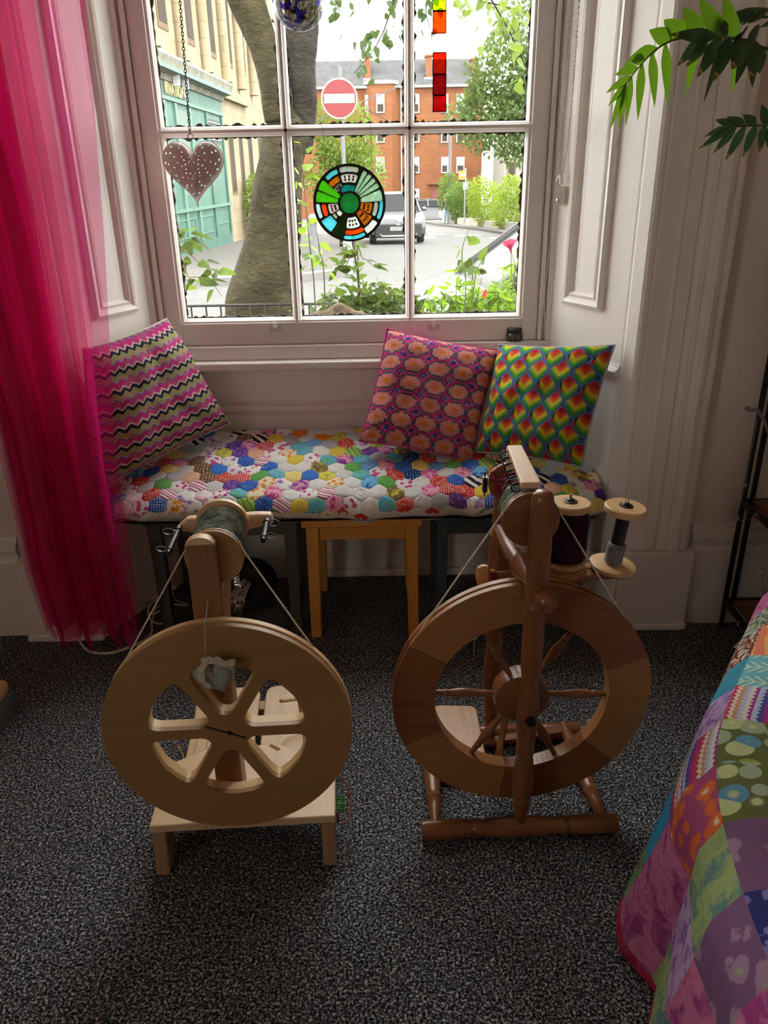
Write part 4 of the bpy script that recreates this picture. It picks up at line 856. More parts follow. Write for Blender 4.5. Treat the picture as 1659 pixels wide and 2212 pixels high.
# stained glass roundel
G0 = at(755, 439, 2.575); gl = thing('stained_glass_roundel', 'round leaded stained glass sun-catcher with a green centre hanging in the window', 'sun catcher', G0)
GR = .1125
def gsec(a0, a1, r0, r1, rd=.05):
    a0, a1 = radians(a0), radians(a1); n = max(2, int((a1 - a0) / .16)); P = [(r1 * cos(lerp(a0, a1, k / n)), r1 * sin(lerp(a0, a1, k / n))) for k in range(n + 1)] + [(r0 * cos(lerp(a1, a0, k / n)), r0 * sin(lerp(a1, a0, k / n))) for k in range(n + 1)]
    d = [.006] * len(P)
    for i in (0, n, n + 1, 2 * n + 1): d[i] = rd
    return [tuple(p) for p in roundpoly(P, d, 3)]
cg = {'green': (.01, .42, .16), 'leaf': (.20, .62, .05), 'teal': (.02, .38, .36), 'sky': (.24, .68, .74), 'ice': (.62, .82, .86), 'amber': (.62, .30, .02), 'grey': (.55, .60, .56), 'clear': (.80, .84, .80), 'orange': (.85, .22, .01), 'pale': (.50, .66, .54), 'dark': (.045, .10, .03), 'house': (.66, .65, .62)}
PCS = [(72, 106, .80, .935, 'grey'), (70, 108, .54, .745, 'house'), (66, 124, .315, .47, 'teal'), (110, 134, .81, .93, 'sky'), (112, 138, .61, .76, 'amber'), (113, 138, .43, .565, 'house'), (139, 157, .31, .93, 'leaf'), (159, 177, .32, .93, 'leaf'), (180, 205, .82, .93, 'ice'), (181, 206, .655, .775, 'orange'), (181, 207, .32, .60, 'house'), (211, 232, .315, .44, 'clear'),
       (209, 226, .485, .56, 'grey'), (209, 234, .60, .92, 'sky'), (236, 257, .36, .93, 'dark'), (260, 296, .37, .655, 'clear'), (259, 299, .70, .82, 'orange'), (258, 297, .85, .945, 'sky'), (304, 330, .32, .715, 'amber'), (300, 326, .76, .93, 'clear'), (333, 361, .315, .63, 'amber'), (333, 362, .68, .79, 'grey'), (332, 363, .835, .93, 'sky'), (3, 22, .32, .92, 'pale'), (25, 34, .33, .92, 'pale'), (36, 44, .33, .92, 'pale'), (46.5, 54, .33, .92, 'pale'), (56, 64, .33, .92, 'pale')]
loops = [gsec(*p[:4]) for p in PCS]; cen = circ(.255, 28); fg = lambda x, y, t: Vector((x * GR, t, y * GR))
m = MB(); m.plate(circ(1.0, 72), loops + [cen], lambda x, y, t: Vector((x * GR, t - .003, y * GR)), .006); m.build('lead_came', plain('lead', (.028, .022, .022), .5, .3), gl)
for p, lp in zip(PCS, loops):
    mt = tglass('glass_' + p[4], cg[p[4]], .05, .05, .25, 90 if p[4] in ('clear', 'sky', 'pale', 'dark', 'grey', 'teal') else 45)
    MB().plate([(x * 1.0, y * 1.0) for x, y in lp], [], lambda x, y, t: Vector((x * GR, t - .0015, y * GR)), .003).build('glass_piece', mt, gl)
    if p[4] in ('house',) or (p[4] == 'amber' and p[0] > 300) or (p[4] == 'clear' and p[0] == 260):
        a = radians((p[0] + p[1]) / 2); m = MB()
        for i in range(3):
            for j in range(2):
                rr_ = lerp(p[2], p[3], .32 + .36 * j); aa = a + radians(p[1] - p[0]) * (.26 * (i - 1)); c = Vector((rr_ * cos(aa), 0, rr_ * sin(aa))) * GR; er = Vector((cos(aa), 0, sin(aa))); et = Vector((-sin(aa), 0, cos(aa)))
                m.add([c + er * (sx * .0035) + et * (sz * .0028) + Vector((0, -.0018, 0)) for sx, sz in ((-1, -1), (1, -1), (1, 1), (-1, 1))], [(0, 1, 2, 3)])
        m.build('painted_windows', plain('glass_paint', (.05, .045, .05), .6), gl)
m = MB(); m.lathe([(.255 * GR, -.002), (.255 * GR, .003)], (0, 0, 0), (0, 1, 0), 28); m.build('bullseye', tglass('glass_green', cg['green'], .08, .08, .2, 60), gl)
for r_ in (.10, .16, .21): MB().tube([(r_ * GR * cos(k * pi / 14), -.003, r_ * GR * sin(k * pi / 14)) for k in range(28)], .0007, 5, True).build('bullseye_ridge', tglass('glass_green_ridge', (.02, .30, .10), .15, .1, .2), gl)
for a, tp in ((52, (800, 262)), (118, (692, 262))):
    c = Vector((cos(radians(a)), 0, sin(radians(a)))) * GR * 1.04; m = MB(); m.tube([c + Vector((.005 * cos(t), 0, .005 * sin(t))) for t in [k * .6 for k in range(11)]], .0009, 5); m.tube([c + Vector((0, 0, .005)), at(tp[0], tp[1], 2.596) - G0], .0005, 4); m.build('hanging_wire', BLACKM, gl)
# fused glass strip
S0 = at(949, 242, 2.57); fs_ = thing('glass_strip', 'narrow hanging strip of fused lime, orange, clear and red glass squares', 'sun catcher', S0)
ys = [(242, 206, (.62, .005, .02)), (206, 161, (.45, .004, .03)), (161, 113, (.62, .06, .01)), (113, 73, (.93, .95, .95)), (73, 24, (.88, .16, .005)), (24, -26, (.50, .70, .02)), (-26, -76, (.10, .5, .10)), (-76, -126, (.05, .2, .6))]
for k, (ya, yb, c) in enumerate(ys):
    a = at(949, ya, 2.57) - S0; b = at(949, yb, 2.57) - S0; hw = .0190 if k != 3 else .0175
    MB().box((a.x - hw, -.0035, a.z + .0006), (a.x + hw, .0035, b.z - .0006)).build('glass_square', tglass('fused_glass_%d' % k, c, .06, .06, .2 if k != 3 else .03, 70 if k != 3 else 0), fs_, bevel=.0015)
    if k in (0, 1, 2, 4, 5):
        m = MB()
        for xx in (-hw, hw): m.beam((a.x + xx, -.002, a.z + .001), (a.x + xx, -.002, b.z - .001), .0022, .006, (0, 1, 0))
        for zz in (a.z + .001, b.z - .001): m.beam((a.x - hw, -.002, zz), (a.x + hw, -.002, zz), .0022, .006, (0, 1, 0))
        m.build('fused_edge', tglass('fused_edge_%d' % k, tuple(q * .25 for q in c), .05, .1, .3), fs_)
MB().tube([Vector((0, 0, .60)), Vector((0, .02, 1.2))], .0006, 4).build('hanging_wire', BLACKM, fs_)
# glass ball with blue patches
B0 = at(646, 5, 2.555); gb = thing('glass_ball', 'hanging blown glass ball streaked with cobalt blue and gold', 'ornament', B0)
def ballmat():
    a = Mat('blown_glass'); nt = a.nt; nt.nodes.remove(a.p); out = nt.nodes['Material Output']; v = a.coord('Object'); n = a.noise(v, 26, 2, .5, 1.0); n2 = a.noise(a.coord('Object', (1, 1, .5)), 60, 2, .5, 2.0)
    tr = a.node('ShaderNodeBsdfTransparent'); c = a.ramp(n2, [(.42, (.30, .25, .06)), (.50, (.96, .96, .92)), (.62, (.96, .97, .95)), (.70, (.5, .45, .2))]); c = a.mix(n.gt(.55), c, (.02, .015, .50)); a.link(c, tr.inputs[0])
    gl_ = a.node('ShaderNodeBsdfGlossy'); gl_.inputs[1].default_value = .03; lw = a.node('ShaderNodeLayerWeight'); lw.inputs[0].default_value = .25
    mx = a.node('ShaderNodeMixShader'); a.link(X(lw.outputs['Fresnel']) * .9 + .05, mx.inputs[0]); a.link(tr.outputs[0], mx.inputs[1]); a.link(gl_.outputs[0], mx.inputs[2]); a.link(mx.outputs[0], out.inputs[0]); return a.m
MB().sphere((0, 0, 0), .0715, 32, 20).build('ball', ballmat(), gb, smooth=True, ang=0)
m = MB(); m.lathe([(.008, 0), (.006, .012), (.003, .016)], (0, 0, .069), (0, 0, 1), 12); m.tube([(0, 0, .08), (0, .01, .9)], .0007, 4); m.build('hanging_loop', STEEL, gb)
# sash lifts of clear plastic
for (px_, py_), who in (((595, 694), 'by the tree trunk pane'), ((936, 691), 'behind the medallion cushion')):
    p = at(px_, py_, 2.598); r = thing('sash_hook', 'small clear plastic hook on the window rail ' + who, 'hook', p, 0, 'clear hooks on the sash rail'); CP = tglass('clear_plastic', (.96, .96, .955), .07, .1, .04)
    MB().box((-.007, -.020, -.020), (.007, -.012, .018)).box((-.007, -.020, -.020), (.007, 0, -.014)).build('hook_clip', CP, r, bevel=.002); MB().box((-.020, -.003, -.036), (.020, .0, -.014)).build('back_plate', CP, r, bevel=.001)
# roller blind chain and its holder on the shutter
def rev(u, z, h=.02): # point on the right reveal
    A = Vector((side(1, .66), 2.60, 0)); B = Vector((side(1, .8515), 2.20, 0)); d = (B - A); n = Vector((-abs(d.y), -abs(d.x), 0)).normalized(); return A + d * u + n * h + Vector((0, 0, z))
bc = thing('blind_chain', 'white bead chain of the roller blind looped on the shutter panel', 'chain', rev(.09, 1.375)); f = rel(bc)
pts = [rev(.075, 2.9, .026), rev(.075, 2.2, .026), rev(.068, 1.7, .026), rev(.070, 1.52, .026), rev(.082, 1.415, .026), rev(.098, 1.385, .028), rev(.115, 1.41, .026), rev(.145, 1.52, .026), rev(.155, 1.7, .026), rev(.155, 2.2, .026), rev(.150, 2.9, .026)]
cp = catmull(pts, 30); m = MB(); m.tube([f(p) for p in cp], .0009, 4); acc = 0
for i in range(len(cp) - 1):
    acc += (cp[i + 1] - cp[i]).length
    while acc > .0078: acc -= .0078; m.sphere(f(cp[i + 1]), .0027, 6, 4)
m.build('bead_chain', plain('bead_plastic', (.62, .61, .58), .4), bc, smooth=True, ang=0)
hk = thing('chain_holder', 'cream plastic hook holding the blind chain on the shutter', 'hook', rev(.098, 1.36)); f = rel(hk); CRM = plain('cream_plastic', (.72, .68, .58), .4)
m = MB(); m.tube([f(rev(.098 + .02 * cos(a), 1.372 + .016 * sin(a), .032)) for a in [-.4 + k * .4 for k in range(10)]], .0055, 8); m.build('hook_curl', CRM, hk, smooth=True)
m = MB(); m.box((-.012, -.012, -.052), (.010, .006, .0), Matrix.Rotation(-.45, 4, 'Z')); m.build('hook_foot', CRM, hk, bevel=.002); m = MB(); m.lathe([(.004, 0), (.003, .002)], f(rev(.10, 1.322, .036)), (-.9, -.42, 0), 10); m.build('screw', STEEL, hk)
# sash cord
sc_ = MB(); sc_.tube(catmull([(.545, 2.592, 2.9), (.545, 2.592, 1.30), (.538, 2.588, 1.05), (.548, 2.584, .93), (.556, 2.58, .895)], 8), .003, 6); sc_.v = [p - Vector(w.location) for p in sc_.v]; sc_.build('sash_cord', SASH, w, smooth=True)
# jar on the sill
J = at(1108, 770, 2.60); J.z = .884; jr = thing('jar', 'glass jar with a black lid standing on the window sill behind the rainbow cushion', 'jar', J)
MB().lathe([(.026, 0), (.028, .004), (.028, .022), (.022, .028)], (0, -.005, 0), (0, 0, 1), 22).build('jar_body', tglass('jar_glass', (.45, .42, .38), .1, .05, .4), jr, smooth=True); MB().lathe([(.025, .027), (.025, .040), (.023, .042)], (0, -.005, 0), (0, 0, 1), 26).build('lid', BLACKP, jr, smooth=True)
# ------------------------------------------------------------------ black iron shelf unit
SH = thing('shelf_unit', 'folding black iron shelf unit with dark wooden shelves', 'shelf', (1.42, 2.03, 0)); f = rel(SH)
SX0, SX1, SY0, SY1 = 1.118, 1.76, 1.84, 2.195
for x, y in ((SX0, SY1), (SX0 + .026, SY1), (SX0, SY0), (SX1, SY1), (SX1, SY0)): MB().beam(f((x, y, 0 if (x, y) != (SX0 + .026, SY1) else .10)), f((x, y, 1.30)), .013, .013, (0, 1, 0)).build('post', BLACKM, SH, bevel=.002)
for z in (.105, .46, .85, 1.24):
    MB().box(f((SX0 + .02, SY0, z - .012)), f((SX1 - .01, SY1 - .01, z))).build('shelf_board', DARKWOOD, SH, bevel=.003)
    for a, b in (((SX0, SY0, z - .01), (SX0, SY1, z - .01)), ((SX1, SY0, z - .01), (SX1, SY1, z - .01)), ((SX0, SY0, z - .01), (SX1, SY0, z - .01)), ((SX0, SY1, z - .01), (SX1, SY1, z - .01))): MB().beam(f(a), f(b), .012, .020).build('rail', BLACKM, SH, bevel=.002)
for x in (1.27, 1.42, 1.57): MB().beam(f((x, SY1, .10)), f((x, SY1, 1.24)), .009, .009, (0, 1, 0)).build('back_bar', BLACKM, SH)
for z in (.70, 1.08): MB().tube([f((SX0 + .036 + .022 * cos(a) * (1 - k * .02), SY1 - .02, z + .034 * sin(a) * (1 - k * .02))) for k, a in enumerate([1.9 - .35 * i for i in range(20)])], .0055, 8).build('scroll', BLACKM, SH, smooth=True)
# string lights over the shelf
LT = thing('string_lights', 'wire string of tiny clear lights trailing down the shelf unit', 'string lights', (1.16, 2.15, .3)); f = rel(LT)
wp = catmull([at(1636, 905, 2.15), at(1600, 1085, 2.12), at(1583, 1105, 2.12), at(1592, 1122, 2.12), at(1622, 1122, 2.1), at(1632, 1112, 2.06), at(1622, 1140, 2.06), at(1627, 1165, 2.05), at(1632, 1190, 2.05), at(1638, 1225, 2.03), at(1645, 1250, 2.0), at(1650, 1290, 2.0), at(1659, 1310, 1.98)], 8)
MB().tube([f(p) for p in wp], .0008, 4).build('wire', BRASS, LT, smooth=True)
for i in range(6, len(wp), 9):
    MB().lathe([(.0015, 0), (.005, .003), (.005, .010), (.0015, .013)], f(wp[i]), (.5, .2, .8), 6).build('bulb', tglass('clear_bulb', (.9, .88, .82), .2, .1, .4), LT)
rb = thing('ribbon', 'thin striped ribbon tied round the iron shelf post', 'ribbon', (1.13, 2.17, .73)); f = rel(rb)
o = ribbon([f(at(1610, 880, 2.17)), f(at(1622, 886, 2.15)), f(at(1637, 888, 2.13)), f(at(1652, 912, 2.12)), f(at(1659, 935, 2.12))], .012, (.3, 0, 1)); o.build('ribbon_loop', plain('plum_ribbon', (.22, .16, .2), .6), rb, smooth=True, ang=0)
bx = thing('battery_box', 'white plastic battery box lying on the lowest shelf', 'battery box', (1.225, 2.0, .1055)); MB().box((-.045, -.03, 0), (.06, .035, .022)).build('case', WPLAST, bx, bevel=.004); MB().lathe([(.003, 0), (.003, .001)], (-.03, .0, .0222), (0, 0, 1), 8).build('screw_hole', BLACKP, bx)
MB().tube([(.045 + .018 * cos(a), -.04 + .004 * a, .012 + .018 * sin(a)) for a in [k * .5 for k in range(14)]], .0014, 6).build('lead', BRASS, bx, smooth=True)
tg = thing('paper_tag', 'white printed paper tag on a wire loop beside the quilt', 'tag', at(1612, 1388, 1.92)); f = rel(tg)
c4 = [at(1584, 1398, 1.90), at(1610, 1412, 1.88), at(1646, 1375, 1.96), at(1620, 1361, 1.98)]; nrm = (c4[1] - c4[0]).cross(c4[3] - c4[0]).normalized() * .001
m = MB(); m.prism([f(p) for p in c4], nrm); m.build('card', plain('card', (.66, .60, .58), .8), tg)
m = MB(); e1 = c4[3] - c4[0]; e2 = c4[1] - c4[0]; sgn = -1 if nrm.z < 0 else 1; tr_ = random.Random(8)
for k in range(6):
    a0 = .08 + tr_.random() * .2; a1 = .75 + tr_.random() * .2
    if k in (0, 5): a1 -= .3
    p0 = c4[0] + e1 * a0 + e2 * (.12 + .14 * k); p1 = c4[0] + e1 * a1 + e2 * (.12 + .14 * k)
    n_ = 7
    for q in range(n_):
        s0 = lerp(p0, p1, q / n_); s1 = lerp(p0, p1, (q + .72) / n_); up = Vector((0, 0, 1)) * .0018; m.add([f(s0 + up), f(s1 + up), f(s1 + e2.normalized() * .0022 + up), f(s0 + e2.normalized() * .0022 + up)], [(0, 1, 2, 3)])
m.build('small_print', plain('print_ink', (.10, .08, .09), .8), tg)
MB().tube([f(p) for p in catmull([at(1650, 1352, 1.98), at(1610, 1342, 1.98), at(1594, 1346, 1.97), at(1600, 1358, 1.96), at(1618, 1370, 1.95), at(1640, 1374, 1.95), at(1658, 1371, 1.95)], 6)], .0016, 6).build('wire_loop', STEEL, tg, smooth=True)
# ------------------------------------------------------------------ palm on top of the shelf unit
def leafmat(name, col, tip=None, tr=.5):
    if name in MATS: return MATS[name]
    a = Mat(name, .45, 0, .4, col); v = a.coord('UV'); x, y, _ = a.sep(v); n = a.noise(v, 3, 2); st = ((x * 9).frac() - .5).abs()
    c = a.ramp(st + n * .4, [(.2, tuple(q * .72 for q in col)), (.7, col)])
    if tip: c = a.mix((y + n * .10).gt(.86), c, (.45, .34, .04)); c = a.mix((y + n * .12).gt(tip), c, (.16, .055, .015))
    a.base(c); nt = a.nt; out = nt.nodes['Material Output']; tl = a.node('ShaderNodeBsdfTranslucent'); tl.inputs[0].default_value = (min(1, col[0] * 1.5), min(1, col[1] * 1.35), col[2] * .8, 1)
    if tip: tl.inputs[0].default_value = (col[0] * 1.3, col[1] * 1.3, col[2], 1)
    mx = a.node('ShaderNodeMixShader'); mx.inputs[0].default_value = tr; a.link(a.p.outputs[0], mx.inputs[1]); a.link(tl.outputs[0], mx.inputs[2]); a.link(mx.outputs[0], out.inputs[0]); MATS[name] = a.m; return a.m
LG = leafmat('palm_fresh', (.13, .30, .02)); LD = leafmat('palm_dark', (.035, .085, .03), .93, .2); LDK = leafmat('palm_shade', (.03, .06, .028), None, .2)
def blade(f, a, b, w, droop, mat, parent, name='leaflet', curl=(0, 0, 0), n=9):
    a = Vector(a); b = Vector(b); d = b - a; L = d.length; sd = d.cross(CF + Vector((0, .0, .5))).normalized(); vs = []; uv = []; nn = sd.cross(d).normalized()
    for k in range(n + 1):
        t = k / n; p = a + d * t + Vector((0, 0, -droop * t * t + droop * t * .55)) + Vector(curl) * (t * t * (1 - t) * 3); ww = 1.05 * w * (min(1, (t + .03) / .32) ** .65) * (1 - max(0, (t - .30) / .70) ** 1.7) if t < 1 else 0
        for s_, h in ((-1, 0), (0, -.12), (1, 0)): vs.append(f(p + sd * (s_ * ww / 2) + nn * (h * ww))); uv.append((s_ * .5 + .5, t))
    fs = [(3 * k + i, 3 * k + i + 1, 3 * k + i + 4, 3 * k + i + 3) for k in range(n) for i in (0, 1)]
    m = MB(); m.add(vs, fs); o = m.build(name, mat, parent, smooth=True, ang=0, fix=False); setuv(o, uv); return o
PALM0 = Vector((1.50, 2.02, 1.24)); palm = thing('potted_palm', 'parlour palm with arching fronds and browned leaf tips standing on the shelf unit', 'plant', PALM0); f = rel(palm)
MB().lathe([(.075, 0), (.10, .15), (.108, .155), (.108, .175), (.10, .175), (.095, .15), (.07, .02)], (0, 0, 0), (0, 0, 1), 28).build('pot', plain('terracotta', (.36, .14, .07), .8), palm, smooth=True)
MB().lathe([(.094, .148), (.05, .152), (0, .154)], (0, 0, 0), (0, 0, 1), 20).build('soil', plain('soil', (.03, .02, .014), .95), palm)
def frond(rach, leafs):
    rp = catmull(rach, 8); n = len(rp); o = MB().tube([f(p) for p in rp], [lerp(.0042, .0009, i / n) for i in range(n)], 6).build('frond', plain('palm_stalk', (.10, .13, .03), .6), palm, smooth=True)
    for a, b, w, dr, mt in leafs:
        p = min(rp, key=lambda q: (q - a).length); blade(f, p, b, w, dr, mt, o)
    return o
YA = 1.70
rach = [PALM0 + Vector((-.01, 0, .16)), Vector((1.38, 1.92, 1.72)), at(1720, 100, 1.78), at(1620, 88, YA), at(1540, 78, YA), at(1470, 82, YA), at(1420, 105, YA), at(1378, 148, YA), at(1352, 182, YA)]
A = lambda x, y, dy=0.: at(x, y, YA + dy)
lf = [(A(1352, 182), A(1313, 230), .012, .0, LG), (A(1352, 182), A(1318, 278), .014, .004, LG), (A(1350, 178), A(1336, 280), .012, .006, LG), (A(1362, 165), A(1309, 198), .015, .006, LG), (A(1378, 148), A(1328, 156), .019, .012, LG), (A(1392, 130), A(1358, 124, -.01), .020, .010, LG), (A(1362, 165), A(1352, 268), .013, .010, LG), (A(1385, 140), A(1378, 255), .017, .012, LG), (A(1410, 112), A(1415, 225), .018, .014, LG), (A(1440, 96), A(1443, 222), .019, .014, LG),
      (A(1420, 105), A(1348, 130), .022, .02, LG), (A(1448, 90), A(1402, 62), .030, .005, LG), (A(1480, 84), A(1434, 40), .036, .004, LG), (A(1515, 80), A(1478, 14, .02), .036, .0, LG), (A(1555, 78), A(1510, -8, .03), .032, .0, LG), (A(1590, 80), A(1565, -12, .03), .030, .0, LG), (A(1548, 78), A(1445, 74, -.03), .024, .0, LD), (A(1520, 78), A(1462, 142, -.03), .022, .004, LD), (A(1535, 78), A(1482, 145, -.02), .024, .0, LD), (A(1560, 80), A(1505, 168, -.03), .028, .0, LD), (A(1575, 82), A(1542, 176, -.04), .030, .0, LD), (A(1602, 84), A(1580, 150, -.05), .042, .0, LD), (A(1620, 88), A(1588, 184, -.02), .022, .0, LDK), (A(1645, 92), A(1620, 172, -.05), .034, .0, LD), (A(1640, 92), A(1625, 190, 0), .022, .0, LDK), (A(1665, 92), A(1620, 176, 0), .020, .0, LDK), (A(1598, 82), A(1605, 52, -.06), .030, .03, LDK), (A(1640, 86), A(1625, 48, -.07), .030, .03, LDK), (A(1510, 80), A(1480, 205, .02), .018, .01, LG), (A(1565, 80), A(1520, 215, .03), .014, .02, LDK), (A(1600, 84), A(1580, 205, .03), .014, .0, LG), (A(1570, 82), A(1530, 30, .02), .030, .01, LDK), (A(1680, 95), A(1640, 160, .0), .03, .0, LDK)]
frond(rach, lf)
YB = 1.66; Bq = lambda x, y, dy=0.: at(x, y, YB + dy)
frond([PALM0 + Vector((-.02, -.02, .16)), Vector((1.30, 1.86, 1.62)), Bq(1730, 268), Bq(1659, 270), Bq(1610, 272), Bq(1572, 276)],
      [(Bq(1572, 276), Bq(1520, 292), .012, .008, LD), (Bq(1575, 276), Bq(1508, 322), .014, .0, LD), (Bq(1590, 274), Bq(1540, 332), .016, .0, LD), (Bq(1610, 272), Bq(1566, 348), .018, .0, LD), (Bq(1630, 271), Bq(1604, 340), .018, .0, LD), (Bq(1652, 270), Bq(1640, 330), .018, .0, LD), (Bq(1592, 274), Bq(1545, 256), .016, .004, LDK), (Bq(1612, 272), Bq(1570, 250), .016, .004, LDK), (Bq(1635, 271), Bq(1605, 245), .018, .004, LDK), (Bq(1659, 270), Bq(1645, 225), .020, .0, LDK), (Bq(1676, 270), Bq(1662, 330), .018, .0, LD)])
YC_ = 1.85; Cq = lambda x, y: at(x, y, YC_)
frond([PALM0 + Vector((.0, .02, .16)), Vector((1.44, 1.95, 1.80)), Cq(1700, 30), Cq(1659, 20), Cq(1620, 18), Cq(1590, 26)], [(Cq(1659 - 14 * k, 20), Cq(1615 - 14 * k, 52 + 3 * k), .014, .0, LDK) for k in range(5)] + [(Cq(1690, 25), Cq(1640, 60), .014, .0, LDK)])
# ------------------------------------------------------------------ small things on the floor
cb = MB(); cb.tube(catmull([(-1.02, 2.17, .012), atz(190, 1405, .006), atz(235, 1411, .005), atz(285, 1396, .005), atz(325, 1372, .005), (-.80, 2.27, .02), (-.78, 2.32, .05), (-.70, 2.36, .02), (-.76, 2.42, .01)], 8), .0042, 8)
tag(cb.build('white_cable', CORD, None, smooth=True, loc=(-.9, 2.15, 0)), 'cream electric cable lying on the carpet below the pink curtain', 'cable')
cb = MB()
for q in range(3): cb.tube([(-.77 + .04 * cos(a) * (1 + .2 * q), 2.27 + .02 * q + .02 * sin(a), .05 + .022 * q + .035 * sin(a + q)) for a in [k * .35 for k in range(18)]], .0038, 6)
tag(cb.build('coiled_cable', CORD, None, smooth=True, loc=(-.77, 2.27, 0)), 'coil of cream cable by the leg of the grey stool', 'cable')
bag = thing('bundle', 'dark cloth bag with a pale feathery tuft under the grey stool', 'bag', (-.52, 2.36, 0)); m = MB(); m.sphere((0, 0, .10), .105, 20, 14, (1.35, .8, .95)); m.v = [p + Vector((0, 0, .02 * noise.noise(p * 12))) + p.normalized() * .02 * noise.noise(p * 20) for p in m.v]; m.v = [Vector((p.x, p.y, max(p.z, .002))) for p in m.v]; m.build('cloth', plain('dark_cloth', (.02, .02, .022), .9), bag, smooth=True, ang=0)
m = MB()
for k in range(26): a = -.4 + .05 * k; m.tube([(.05 + .02 * sin(k), -.09, .16 + .01 * cos(k * 2.)), (.02 + .03 * sin(k * 1.3), -.105, .11), (-.02 + .05 * sin(k * 2.1), -.115, .05 + .03 * cos(k))], [.002, .0016, .0004], 4)
m.build('tuft', plain('pale_fibre', (.35, .30, .22), .9), bag)
bl = thing('wooden_block', 'brown rounded wooden block on a grey base on the carpet near the curtain', 'block', (-1.068, 1.765, 0)); MB().box((-.14, -.09, 0), (.0, .06, .07)).build('dark_base', plain('grey_cloth', (.06, .065, .06), .9), bl, bevel=.008); MB().box((-.14, -.05, .07), (-.004, .05, .115)).build('wood_block', OAKP, bl, bevel=.015)
# ================================================================== the street outside
def zg(Y): return itp(Y, [0, 16, 20, 26, 47, 62, 72, 140], [-.40, -.40, -.45, -.62, -1.33, -1.72, -2.0, -3.4])
def zgx(x, Y): return zg(Y) + (.14 if (x < -2.2 and Y > 13) or (Y < 6.2) else 0)
ROAD = plain('pale_worn_asphalt', (.075, .073, .071), .9, 0, .22, 9, .5, 60); PAVE = plain('paving_slabs', (.072, .064, .058), .9, 0, .12, 5, .3, 40); KERB = plain('kerb_stone', (.13, .125, .12), .9); SOIL = plain('garden_soil', (.09, .07, .05), .95)
def strip(name, x0, x1, y0, y1, dz, mat, nx=8, ny=40):
    return struct(MB().grid(lambda u, v: (lerp(x0, x1, u), lerp(y0, y1, v), zg(lerp(y0, y1, v)) + dz), nx, ny).build(name, mat, None, fix=False))
strip('road', -30, 40, 2.9, 140, 0, ROAD); strip('garden_bed', -6, 6, 2.9, 5.4, .02, SOIL, 4, 6)
# pavement in front of the shop
def poly_flat(name, P, dz, mat):
    m = MB(); n = len(P); m.add([(x, y, zg(y) + dz) for x, y in P] + [(x, y, zg(y) - .2) for x, y in P], [tuple(range(n))] + [(i, (i + 1) % n, n + (i + 1) % n, n + i) for i in range(n)]); return struct(m.build(name, mat))
poly_flat('pavement', [(-9, 14.6), (-3.6, 14.8), (-1.6, 15.2), (-.9, 15.8), (-.75, 18), (-1.0, 24), (-1.3, 34), (-9, 34)], .12, PAVE)
poly_flat('kerb', [(-9, 14.3), (-3.5, 14.5), (-1.5, 14.9), (-.7, 15.6), (-.55, 18), (-.8, 24), (-1.1, 34), (-1.35, 34), (-1.05, 24), (-.8, 18), (-.95, 15.8), (-1.6, 15.15), (-3.6, 14.75), (-9, 14.55)], .13, KERB)
poly_flat('pavement', [(5.0, 30), (12, 28), (14, 40), (6.2, 40), (5.6, 47), (3.8, 52), (2.9, 54), (2.9, 52.6), (3.5, 47), (4.6, 38)], .10, PAVE)
for P in ([(2.0, 33), (2.7, 33), (2.75, 34.2), (2.05, 34.2)], [(2.9, 31.5), (3.9, 31.2), (4.0, 32.0), (3.0, 32.3)], [(1.6, 30), (2.1, 30), (2.2, 31.4), (1.7, 31.4)], [(3.9, 28.5), (5.0, 28.1), (5.1, 29), (4.0, 29.4)]): struct(poly_flat('road_marking', P, .012, plain('road_paint', (.75, .75, .72), .8)))
# ------------------------------------------------------------------ leaves
def leaf_mesh(name, w=.5, fold=.12):
    P = [(0, 0), (.16, .55), (.42, .5), (.75, .3), (1, 0)]; v = [(t, 0, -fold * sin(pi * t) * 0) for t, _ in P]; n = len(P); L = [(t, a * w, fold * a) for t, a in P]; R_ = [(t, -a * w, fold * a) for t, a in P]
    me = bpy.data.meshes.new(name); me.from_pydata(v + L + R_, [], [(i, i + 1, n + i + 1, n + i) for i in range(n - 1)] + [(i, 2 * n + i, 2 * n + i + 1, i + 1) for i in range(n - 1)]); me.update(); return me
def outleaf(name, col):
    if name in MATS: return MATS[name]
    a = Mat(name, .5, 0, .35, col); oi = a.node('ShaderNodeObjectInfo'); r = X(oi.outputs['Random']); n = a.noise(a.coord('Object'), 3, 2)
    a.base(a.ramp(r * .5 + n * .5, [(.25, tuple(q * .65 for q in col)), (.75, tuple(min(1, q * 1.25) for q in col))])); out = a.nt.nodes['Material Output']; tl = a.node('ShaderNodeBsdfTranslucent'); tl.inputs[0].default_value = (min(1, col[0] * 1.8), min(1, col[1] * 1.6), col[2], 1)
    mx = a.node('ShaderNodeMixShader'); mx.inputs[0].default_value = .4; a.link(a.p.outputs[0], mx.inputs[1]); a.link(tl.outputs[0], mx.inputs[2]); a.link(mx.outputs[0], out.inputs[0]); MATS[name] = a.m; return a.m
LMESH = {}
def leaf_obj(parent, mat, p, d, size, roll, w=.5, name='leaf'):
    key = (mat.name, w)
    if key not in LMESH: me = leaf_mesh('leaf', w); me.materials.append(mat); LMESH[key] = me
    o = bpy.data.objects.new(name, LMESH[key]); COL.objects.link(o); o.parent = parent; o.location = p
    d = Vector(d).normalized(); q = d.to_track_quat('X', 'Z'); o.rotation_mode = 'QUATERNION'; o.rotation_quaternion = q @ Matrix.Rotation(roll, 3, 'X').to_quaternion(); o.scale = (size,) * 3; return o
